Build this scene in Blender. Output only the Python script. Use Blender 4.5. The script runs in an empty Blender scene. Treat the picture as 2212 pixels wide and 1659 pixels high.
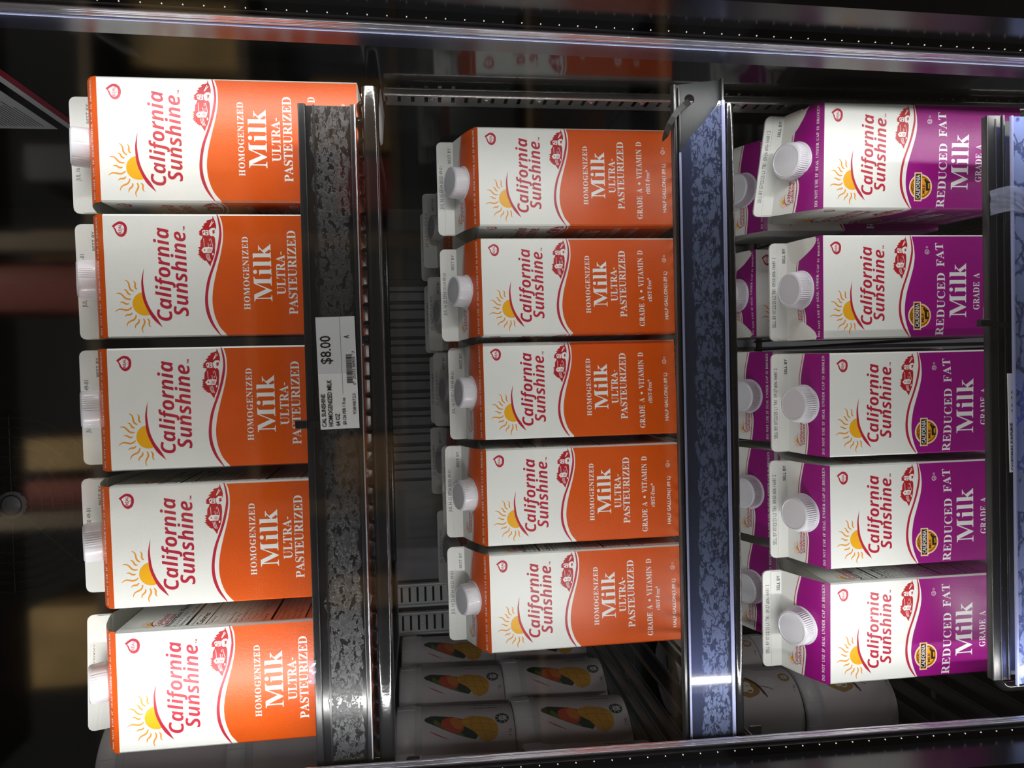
import bpy, math, random
from mathutils import Vector, Matrix
from mathutils.geometry import tessellate_polygon
random.seed(7)
C = bpy.context.scene.collection
SC = bpy.context.scene
PI = math.pi

# ------------------------------------------------------------------ camera
F, PITCH, YAW, ROLL = 1550.87, math.radians(7.113), math.radians(-1.1205), math.radians(-1.525)
cp, sp, cy_, sy_ = math.cos(PITCH), math.sin(PITCH), math.cos(YAW), math.sin(YAW)
fwd = Vector((sy_ * cp, cy_ * cp, -sp)); rt = Vector((cy_, -sy_, 0)); up = rt.cross(fwd)
r2 = rt * math.cos(ROLL) + up * math.sin(ROLL); u2 = -rt * math.sin(ROLL) + up * math.cos(ROLL)
cam_d = bpy.data.cameras.new('camera'); cam = bpy.data.objects.new('camera', cam_d); C.objects.link(cam)
X_, Y_, Z_ = -u2, r2, -fwd          # the phone was held on its side: picture right = down
cam.matrix_world = Matrix(((X_.x, Y_.x, Z_.x, 0), (X_.y, Y_.y, Z_.y, 0), (X_.z, Y_.z, Z_.z, 0), (0, 0, 0, 1)))
cam_d.sensor_fit = 'HORIZONTAL'; cam_d.sensor_width = 36; cam_d.lens = F / 2212 * 36
cam_d.clip_start = 0.02; cam_d.clip_end = 50
SC.camera = cam
# ------------------------------------------------------------------ world, lights, exposure
w = bpy.data.worlds.new('world'); SC.world = w; w.use_nodes = True
w.node_tree.nodes['Background'].inputs[0].default_value = (1.0, .97, .94, 1)
w.node_tree.nodes['Background'].inputs[1].default_value = .06
SC.view_settings.view_transform = 'Standard'; SC.view_settings.look = 'None'
SC.view_settings.exposure = 0.0; SC.view_settings.gamma = 1.0; SC.view_settings.use_curve_mapping = False
TILT = math.radians(1.03)           # the door frame leans a little against the shelves
def tiltX(x, z): return x + .018 * (z - .0)
def area(name, loc, d, sx, sy, power, col=(1, 1, 1)):
    L = bpy.data.lights.new(name, 'AREA'); L.shape = 'RECTANGLE'; L.size = sx; L.size_y = sy
    L.energy = power; L.color = col
    o = bpy.data.objects.new(name, L); C.objects.link(o); o.location = loc
    z = -Vector(d).normalized(); y = Vector((.018, 0, 1)).normalized()
    if abs(z.z) < .5: z = (z - y * z.dot(y)).normalized()
    x = y.cross(z).normalized(); y = z.cross(x)
    o.matrix_world = Matrix(((x.x, y.x, z.x, loc[0]), (x.y, y.y, z.y, loc[1]), (x.z, y.z, z.z, loc[2]), (0, 0, 0, 1)))
    return o
# vertical LED bars at both door posts, throwing light in over the shelves
area('led_right', (.2352 + .018 * -.36, .5075, -.36), (-.97, .78, 0), .004, 1.6, 2.45 * .84, (1, .985, .97))
area('led_left', (-.2745 + .018 * -.36, .5070, -.36), (.97, .78, 0), .004, 1.6, 2.45 * 1.08, (1, .985, .97))
area('fill_next_bay', (-.33, .50, -.05), (-.15, 1, 0), .010, 1.7, 2.45 * .17, (1, .97, .96))  # added fill light without a fixture, brightens the tubs in the left bay
def down(name, loc, sx, sy, power, col):
    o = area(name, loc, (0, -.25, -1), sx, sy, power, col); o.data.spread = math.radians(75); return o
down('store_lamp', (-.7, -1.3, 2.9), .8, .3, 75, (1, .84, .62)); down('store_lamp_far', (.9, -1.3, 2.9), .8, .3, 75, (1, .84, .62))

# ------------------------------------------------------------------ materials
MATS = {}
def mat(name, col, rough=.45, metal=0.0, spec=.5, bump=0, bscale=200, mottled=0, mscale=60, coat=0, aniso=None):
    if name in MATS: return MATS[name]
    m = bpy.data.materials.new(name); m.use_nodes = True; nt = m.node_tree
    b = nt.nodes['Principled BSDF']
    b.inputs['Base Color'].default_value = (*col, 1); b.inputs['Roughness'].default_value = rough
    b.inputs['Metallic'].default_value = metal; b.inputs['Specular IOR Level'].default_value = spec
    b.inputs['Coat Weight'].default_value = coat
    tc = nt.nodes.new('ShaderNodeTexCoord')
    if bump:
        n = nt.nodes.new('ShaderNodeTexNoise'); n.inputs['Scale'].default_value = bscale; n.inputs['Detail'].default_value = 3
        if aniso:
            mp = nt.nodes.new('ShaderNodeMapping'); mp.inputs['Scale'].default_value = aniso
            nt.links.new(tc.outputs['Object'], mp.inputs[0]); nt.links.new(mp.outputs[0], n.inputs['Vector'])
        else: nt.links.new(tc.outputs['Object'], n.inputs['Vector'])
        bp = nt.nodes.new('ShaderNodeBump'); bp.inputs['Strength'].default_value = bump; bp.inputs['Distance'].default_value = .001
        nt.links.new(n.outputs[0], bp.inputs['Height']); nt.links.new(bp.outputs[0], b.inputs['Normal'])
    if mottled:
        n = nt.nodes.new('ShaderNodeTexNoise'); n.inputs['Scale'].default_value = mscale; n.inputs['Detail'].default_value = 4
        nt.links.new(tc.outputs['Object'], n.inputs['Vector'])
        mx = nt.nodes.new('ShaderNodeMix'); mx.data_type = 'RGBA'
        mx.inputs['A'].default_value = (*[c * (1 - mottled) for c in col], 1); mx.inputs['B'].default_value = (*[min(1, c * (1 + mottled)) for c in col], 1)
        nt.links.new(n.outputs[0], mx.inputs['Factor']); nt.links.new(mx.outputs['Result'], b.inputs['Base Color'])
    MATS[name] = m; return m
PR = dict(rough=.33, spec=.38, bump=.12, bscale=700)
mat('paper', (.80, .81, .79), mottled=.02, **PR)
mat('paper_fold', (.74, .74, .70), mottled=.04, rough=.4, bump=.3, bscale=120)
mat('orange', (.66, .088, .004), mottled=.07, **PR)
mat('purple', (.30, .004, .205), mottled=.07, **PR)
mat('crimson', (.46, .016, .045), **PR)
mat('brick', (.45, .012, .02), **PR)
mat('sun', (.86, .42, .012), **PR)
mat('ray', (.78, .30, .02), **PR)
mat('ink_white', (.84, .84, .84), **PR)
mat('ink_black', (.012, .011, .012), **PR)
mat('ink_grey', (.06, .06, .065), **PR)
mat('amber', (.80, .33, .01), **PR)
mat('cap', (.74, .74, .80), rough=.28, coat=.2)
mat('tag_white', (.84, .85, .88), rough=.5)
mat('tag_grey', (.66, .68, .73), rough=.5)
mat('black_metal', (.008, .008, .009), rough=.16, spec=.6, bump=.12, bscale=260)
mat('black_wire', (.006, .006, .007), rough=.38, spec=.4, bump=.15, bscale=300)
mat('black_plastic', (.011, .011, .013), rough=.3, spec=.5, bump=.1, bscale=60, aniso=(1, 30, 30))
mat('holder_black', (.014, .015, .017), rough=.42, spec=.28, bump=.15, bscale=40, aniso=(1, 40, 40))
mat('frame_black', (.006, .006, .009), rough=.22, spec=.5)
mat('frame_blue', (.010, .011, .020), rough=.25, spec=.6)
mat('liner', (.007, .0068, .007), rough=.10, spec=.7)
mat('rear', (.20, .205, .24), rough=.35, mottled=.3, mscale=14)
mat('rear_dark', (.004, .004, .005), rough=.4)
mat('galvanised', (.60, .60, .60), rough=.24, metal=.8, bump=.08, bscale=60)
mat('galvanised_dull', (.62, .64, .68), rough=.42, metal=.15, bump=.08, bscale=60)
mat('chrome', (.62, .60, .57), rough=.2, metal=1.0)
mat('tie_black', (.009, .009, .009), rough=.5, spec=.25)
mat('guard', (.014, .014, .015), rough=.5)
mat('tub_white', (.56, .50, .52), rough=.42)
mat('tub_lid', (.60, .57, .60), rough=.35)
mat('leaf', (.012, .03, .012), rough=.5)
mat('leaf_light', (.10, .13, .02), rough=.5)
mat('mango_red', (.50, .06, .02), rough=.5, mottled=.35, mscale=25)
mat('mango_orange', (.55, .17, .02), rough=.5)
mat('mango_yellow', (.55, .27, .015), rough=.5, mottled=.2, mscale=60)
mat('mango_cut', (.36, .15, .01), rough=.5)
mat('badge_green', (.01, .05, .03), rough=.5)
mat('tan', (.30, .17, .045), rough=.5)
mat('bean', (.06, .02, .008), rough=.5)
mat('cream', (.66, .62, .55), rough=.5)
mat('line_red', (.35, .02, .05), rough=.5)

def lens_mat():
    m = bpy.data.materials.new('led_lens'); m.use_nodes = True; nt = m.node_tree; b = nt.nodes['Principled BSDF']
    b.inputs['Base Color'].default_value = (.60, .60, .70, 1); b.inputs['Metallic'].default_value = .7; b.inputs['Roughness'].default_value = .16
    tc = nt.nodes.new('ShaderNodeTexCoord'); mp = nt.nodes.new('ShaderNodeMapping'); mp.inputs['Scale'].default_value = (400, 400, 9)
    n = nt.nodes.new('ShaderNodeTexNoise'); n.inputs['Scale'].default_value = 1; n.inputs['Detail'].default_value = 4
    nt.links.new(tc.outputs['Object'], mp.inputs[0]); nt.links.new(mp.outputs[0], n.inputs['Vector'])
    bp = nt.nodes.new('ShaderNodeBump'); bp.inputs['Strength'].default_value = .12; bp.inputs['Distance'].default_value = .0006
    nt.links.new(n.outputs[0], bp.inputs['Height']); nt.links.new(bp.outputs[0], b.inputs['Normal'])
    MATS['led_lens'] = m
lens_mat()
def emis(name, col, s):
    m = bpy.data.materials.new(name); m.use_nodes = True; b = m.node_tree.nodes['Principled BSDF']
    b.inputs['Emission Color'].default_value = (*col, 1); b.inputs['Emission Strength'].default_value = s; MATS[name] = m
emis('led_chip', (1, .97, .85), .9)
def clear(name, tint, refl=1.0, rough=0.0, frost=None, haze=0):
    """thin clear sheet: light passes straight on, the rest is reflected by its angle"""
    m = bpy.data.materials.new(name); m.use_nodes = True; nt = m.node_tree; nt.nodes.clear()
    out = nt.nodes.new('ShaderNodeOutputMaterial'); tr = nt.nodes.new('ShaderNodeBsdfTransparent'); tr.inputs[0].default_value = (*tint, 1)
    gl = nt.nodes.new('ShaderNodeBsdfGlossy'); gl.inputs['Roughness'].default_value = rough; gl.inputs[0].default_value = (refl,) * 3 + (1,)
    fr = nt.nodes.new('ShaderNodeFresnel'); ge = nt.nodes.new('ShaderNodeNewGeometry'); io = nt.nodes.new('ShaderNodeMath'); io.operation = 'MULTIPLY_ADD'
    io.inputs[1].default_value = 1 / 1.5 - 1.5; io.inputs[2].default_value = 1.5; nt.links.new(ge.outputs['Backfacing'], io.inputs[0]); nt.links.new(io.outputs[0], fr.inputs[0])
    mx = nt.nodes.new('ShaderNodeMixShader'); nt.links.new(fr.outputs[0], mx.inputs[0]); nt.links.new(tr.outputs[0], mx.inputs[1]); nt.links.new(gl.outputs[0], mx.inputs[2])
    last = mx
    if haze or frost:
        df = nt.nodes.new('ShaderNodeBsdfDiffuse'); df.inputs[0].default_value = (*(frost or {}).get('col', (.4, .42, .6)), 1)
        m2 = nt.nodes.new('ShaderNodeMixShader'); nt.links.new(mx.outputs[0], m2.inputs[1]); nt.links.new(df.outputs[0], m2.inputs[2])
        m2.inputs[0].default_value = haze; last = m2
        if frost:
            v = flake_nodes(nt, frost['sc'], frost['lo'], frost['band'])
            ma = nt.nodes.new('ShaderNodeMath'); ma.operation = 'MULTIPLY_ADD'; ma.inputs[1].default_value = frost['amt']; ma.inputs[2].default_value = haze
            nt.links.new(v, ma.inputs[0]); nt.links.new(ma.outputs[0], m2.inputs[0])
    nt.links.new(last.outputs[0], out.inputs[0]); MATS[name] = m; return m
def flake_nodes(nt, sc, lo, band):
    """dried glue residue: islands cut by cracks, inside a band of the sheet's own height (generated coords)"""
    tc = nt.nodes.new('ShaderNodeTexCoord')
    mp = nt.nodes.new('ShaderNodeMapping'); mp.inputs['Scale'].default_value = (.62, 1, 1); nt.links.new(tc.outputs['Object'], mp.inputs[0])
    n0 = nt.nodes.new('ShaderNodeTexNoise'); n0.inputs['Scale'].default_value = sc * 1.5; n0.inputs['Detail'].default_value = 5; n0.inputs['Roughness'].default_value = .62
    nt.links.new(mp.outputs[0], n0.inputs['Vector'])
    ad = nt.nodes.new('ShaderNodeVectorMath'); ad.operation = 'MULTIPLY_ADD'; ad.inputs[1].default_value = (.016, .016, .016)
    nt.links.new(n0.outputs[1], ad.inputs[0]); nt.links.new(mp.outputs[0], ad.inputs[2])
    vo = nt.nodes.new('ShaderNodeTexVoronoi'); vo.feature = 'DISTANCE_TO_EDGE'; vo.inputs['Scale'].default_value = sc; nt.links.new(ad.outputs[0], vo.inputs['Vector'])
    cr = nt.nodes.new('ShaderNodeMapRange'); cr.interpolation_type = 'SMOOTHSTEP'; cr.inputs[1].default_value = .035; cr.inputs[2].default_value = .075; nt.links.new(vo.outputs['Distance'], cr.inputs[0])
    ra = nt.nodes.new('ShaderNodeMapRange'); ra.interpolation_type = 'SMOOTHSTEP'; ra.inputs[1].default_value = lo; ra.inputs[2].default_value = lo + .03; nt.links.new(n0.outputs[0], ra.inputs[0])
    m1 = nt.nodes.new('ShaderNodeMath'); m1.operation = 'MULTIPLY'; nt.links.new(cr.outputs[0], m1.inputs[0]); nt.links.new(ra.outputs[0], m1.inputs[1])
    n2 = nt.nodes.new('ShaderNodeTexNoise'); n2.inputs['Scale'].default_value = 55; nt.links.new(tc.outputs['Object'], n2.inputs['Vector'])
    sp_ = nt.nodes.new('ShaderNodeSeparateXYZ'); nt.links.new(tc.outputs['Object'], sp_.inputs[0])
    wob = nt.nodes.new('ShaderNodeMath'); wob.operation = 'MULTIPLY_ADD'; wob.inputs[1].default_value = .012; nt.links.new(n2.outputs[0], wob.inputs[0]); nt.links.new(sp_.outputs['Z'], wob.inputs[2])
    a = nt.nodes.new('ShaderNodeMapRange'); a.inputs[1].default_value = band[0]; a.inputs[2].default_value = band[0] + .0012; nt.links.new(wob.outputs[0], a.inputs[0])
    b_ = nt.nodes.new('ShaderNodeMapRange'); b_.inputs[1].default_value = band[1]; b_.inputs[2].default_value = band[1] - .0012; nt.links.new(wob.outputs[0], b_.inputs[0])
    m2 = nt.nodes.new('ShaderNodeMath'); m2.operation = 'MULTIPLY'; nt.links.new(a.outputs[0], m2.inputs[0]); nt.links.new(b_.outputs[0], m2.inputs[1])
    m3 = nt.nodes.new('ShaderNodeMath'); m3.operation = 'MULTIPLY'; nt.links.new(m1.outputs[0], m3.inputs[0]); nt.links.new(m2.outputs[0], m3.inputs[1])
    return m3.outputs[0]
def flake_mat(name, base, flake, sc, lo, band):
    m = mat(name, base, rough=.18, spec=.6); nt = m.node_tree; b = nt.nodes['Principled BSDF']
    v = flake_nodes(nt, sc, lo, band)
    mx = nt.nodes.new('ShaderNodeMix'); mx.data_type = 'RGBA'; mx.inputs['A'].default_value = (*base, 1); mx.inputs['B'].default_value = (*flake, 1)
    nt.links.new(v, mx.inputs['Factor']); nt.links.new(mx.outputs['Result'], b.inputs['Base Color'])
    r = nt.nodes.new('ShaderNodeMapRange'); r.inputs[3].default_value = .22; r.inputs[4].default_value = .55; nt.links.new(v, r.inputs[0]); nt.links.new(r.outputs[0], b.inputs['Roughness'])
    tc = nt.nodes.new('ShaderNodeTexCoord'); n = nt.nodes.new('ShaderNodeTexNoise'); n.inputs['Scale'].default_value = 420; n.inputs['Detail'].default_value = 4; nt.links.new(tc.outputs['Object'], n.inputs['Vector'])
    mm = nt.nodes.new('ShaderNodeMath'); mm.operation = 'MULTIPLY'; nt.links.new(n.outputs[0], mm.inputs[0]); nt.links.new(v, mm.inputs[1])
    bp = nt.nodes.new('ShaderNodeBump'); bp.inputs['Strength'].default_value = .4; bp.inputs['Distance'].default_value = .0012
    nt.links.new(mm.outputs[0], bp.inputs['Height']); nt.links.new(bp.outputs[0], b.inputs['Normal'])
flake_mat('holder_flaked', (.007, .0068, .008), (.014, .0145, .018), 150, .44, (.0115, .0385))
clear('door_glass', (.97, .98, .97), rough=.05)
clear('blue_cover', (.46, .50, .86), refl=.9, rough=.12, haze=.08, frost=dict(col=(.18, .22, .38), sc=120, lo=.43, band=(.0085, .0335), amt=.26))
clear('blue_cover_loose', (.45, .52, .95), refl=.9, rough=.15, haze=.13, frost=dict(col=(.30, .37, .62), sc=60, lo=.40, band=(.006, .060), amt=.30))
clear('tape_clear', (.86, .88, .90), rough=.12, haze=.28)
clear('fringe_clear', (.9, .9, .92), rough=.1, haze=.12)

# ------------------------------------------------------------------ mesh helpers
class MB:
    def __init__(s): s.v = []; s.f = []; s.m = []; s.mats = []; s.sm = []
    def mi(s, name):
        if name not in s.mats: s.mats.append(name)
        return s.mats.index(name)
    def add(s, verts, faces, m, smooth=False):
        o = len(s.v); s.v += [tuple(v) for v in verts]; k = s.mi(m)
        for f in faces: s.f.append([o + i for i in f]); s.m.append(k); s.sm.append(smooth)
    def box(s, a, b, m, T=None):
        x0, y0, z0 = a; x1, y1, z1 = b
        v = [Vector(p) for p in ((x0, y0, z0), (x1, y0, z0), (x1, y1, z0), (x0, y1, z0), (x0, y0, z1), (x1, y0, z1), (x1, y1, z1), (x0, y1, z1))]
        if T: v = [T(p) for p in v]
        s.add(v, [(0, 3, 2, 1), (4, 5, 6, 7), (0, 1, 5, 4), (1, 2, 6, 5), (2, 3, 7, 6), (3, 0, 4, 7)], m)
    def rbox(s, a, b, r, m, n=3, T=None):
        """box with rounded long edges (along its longest axis) and capped ends"""
        d = [b[i] - a[i] for i in range(3)]; ax = d.index(max(d)); o1, o2 = [i for i in range(3) if i != ax]
        prof = []
        for cx, cy, a0 in ((b[o1] - r, b[o2] - r, 0), (a[o1] + r, b[o2] - r, 90), (a[o1] + r, a[o2] + r, 180), (b[o1] - r, a[o2] + r, 270)):
            for k in range(n + 1):
                t = math.radians(a0 + 90 * k / n); prof.append((cx + r * math.cos(t), cy + r * math.sin(t)))
        L = len(prof); vs = []
        for e in (a[ax], b[ax]):
            for p in prof:
                q = [0, 0, 0]; q[ax] = e; q[o1], q[o2] = p; q = Vector(q); vs.append(T(q) if T else q)
        fs = [(i, (i + 1) % L, L + (i + 1) % L, L + i) for i in range(L)]
        s.add(vs, fs, m, True); s.add(vs, [tuple(range(L))[::-1], tuple(range(L, 2 * L))], m)
    def tube(s, pts, r, m, n=8, closed=False, rads=None):
        pts = [Vector(p) for p in pts]; N = len(pts); vs = []; prev = None
        for i, p in enumerate(pts):
            a = pts[i - 1] if (i or closed) else p; b = pts[(i + 1) % N] if (i < N - 1 or closed) else p
            t = (b - a).normalized()
            if prev is None:
                x = t.orthogonal().normalized()
            else:
                x = (prev - t * prev.dot(t)).normalized()
            prev = x; y = t.cross(x); rr = rads[i] if rads else r
            vs += [p + (x * math.cos(2 * PI * k / n) + y * math.sin(2 * PI * k / n)) * rr for k in range(n)]
        fs = []
        for i in range(N if closed else N - 1):
            j = (i + 1) % N
            for k in range(n): fs.append((i * n + k, i * n + (k + 1) % n, j * n + (k + 1) % n, j * n + k))
        s.add(vs, fs, m, True)
        if not closed: s.add(vs[:n], [tuple(range(n))[::-1]], m); s.add(vs[-n:], [tuple(range(n))], m)
    def lathe(s, prof, m, n=40, c=(0, 0, 0), M=None, ridge=0):
        """prof: (radius, height) list; a radius of 0 closes the end"""
        vs = []; rings = []
        for r, h in prof:
            if r < 1e-6: rings.append([len(vs)]); vs.append(Vector((0, 0, h)))
            else:
                rings.append(list(range(len(vs), len(vs) + n)))
                for k in range(n): vs.append(Vector((r * math.cos(2 * PI * k / n), r * math.sin(2 * PI * k / n), h)))
        fs = []
        for a, b in zip(rings, rings[1:]):
            for k in range(n):
                k2 = (k + 1) % n
                if len(a) == 1: fs.append((a[0], b[k2], b[k]) if 0 else (a[0], b[k], b[k2]))
                elif len(b) == 1: fs.append((a[k], a[k2], b[0]))
                else: fs.append((a[k], a[k2], b[k2], b[k]))
        vs = [(M @ v) if M else v for v in vs]; vs = [v + Vector(c) for v in vs]
        s.add(vs, fs, m, True)
    def build(s, name, parent=None, loc=None):
        me = bpy.data.meshes.new(name); me.from_pydata(s.v, [], s.f)
        for n_ in s.mats: me.materials.append(MATS[n_])
        me.polygons.foreach_set('material_index', s.m); me.polygons.foreach_set('use_smooth', s.sm); me.update()
        o = bpy.data.objects.new(name, me); C.objects.link(o)
        if parent: o.parent = parent
        if loc: o.location = loc
        return o
def smooth_by_angle(o, deg=35):
    try:
        for e in o.data.edges: pass
        o.data.set_sharp_from_angle(angle=math.radians(deg))
    except Exception: pass
def thing(name, label, cat, loc=(0, 0, 0), rotz=0, group=None):
    o = bpy.data.objects.new(name, None); C.objects.link(o); o.empty_display_size = .02
    o.location = loc; o.rotation_euler = (0, 0, rotz); o['label'] = label; o['category'] = cat
    if group: o['group'] = group
    return o
def tag(o, label, cat, group=None):
    o['label'] = label; o['category'] = cat
    if group: o['group'] = group
    return o
def struct(o): o['kind'] = 'structure'; return o

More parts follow.
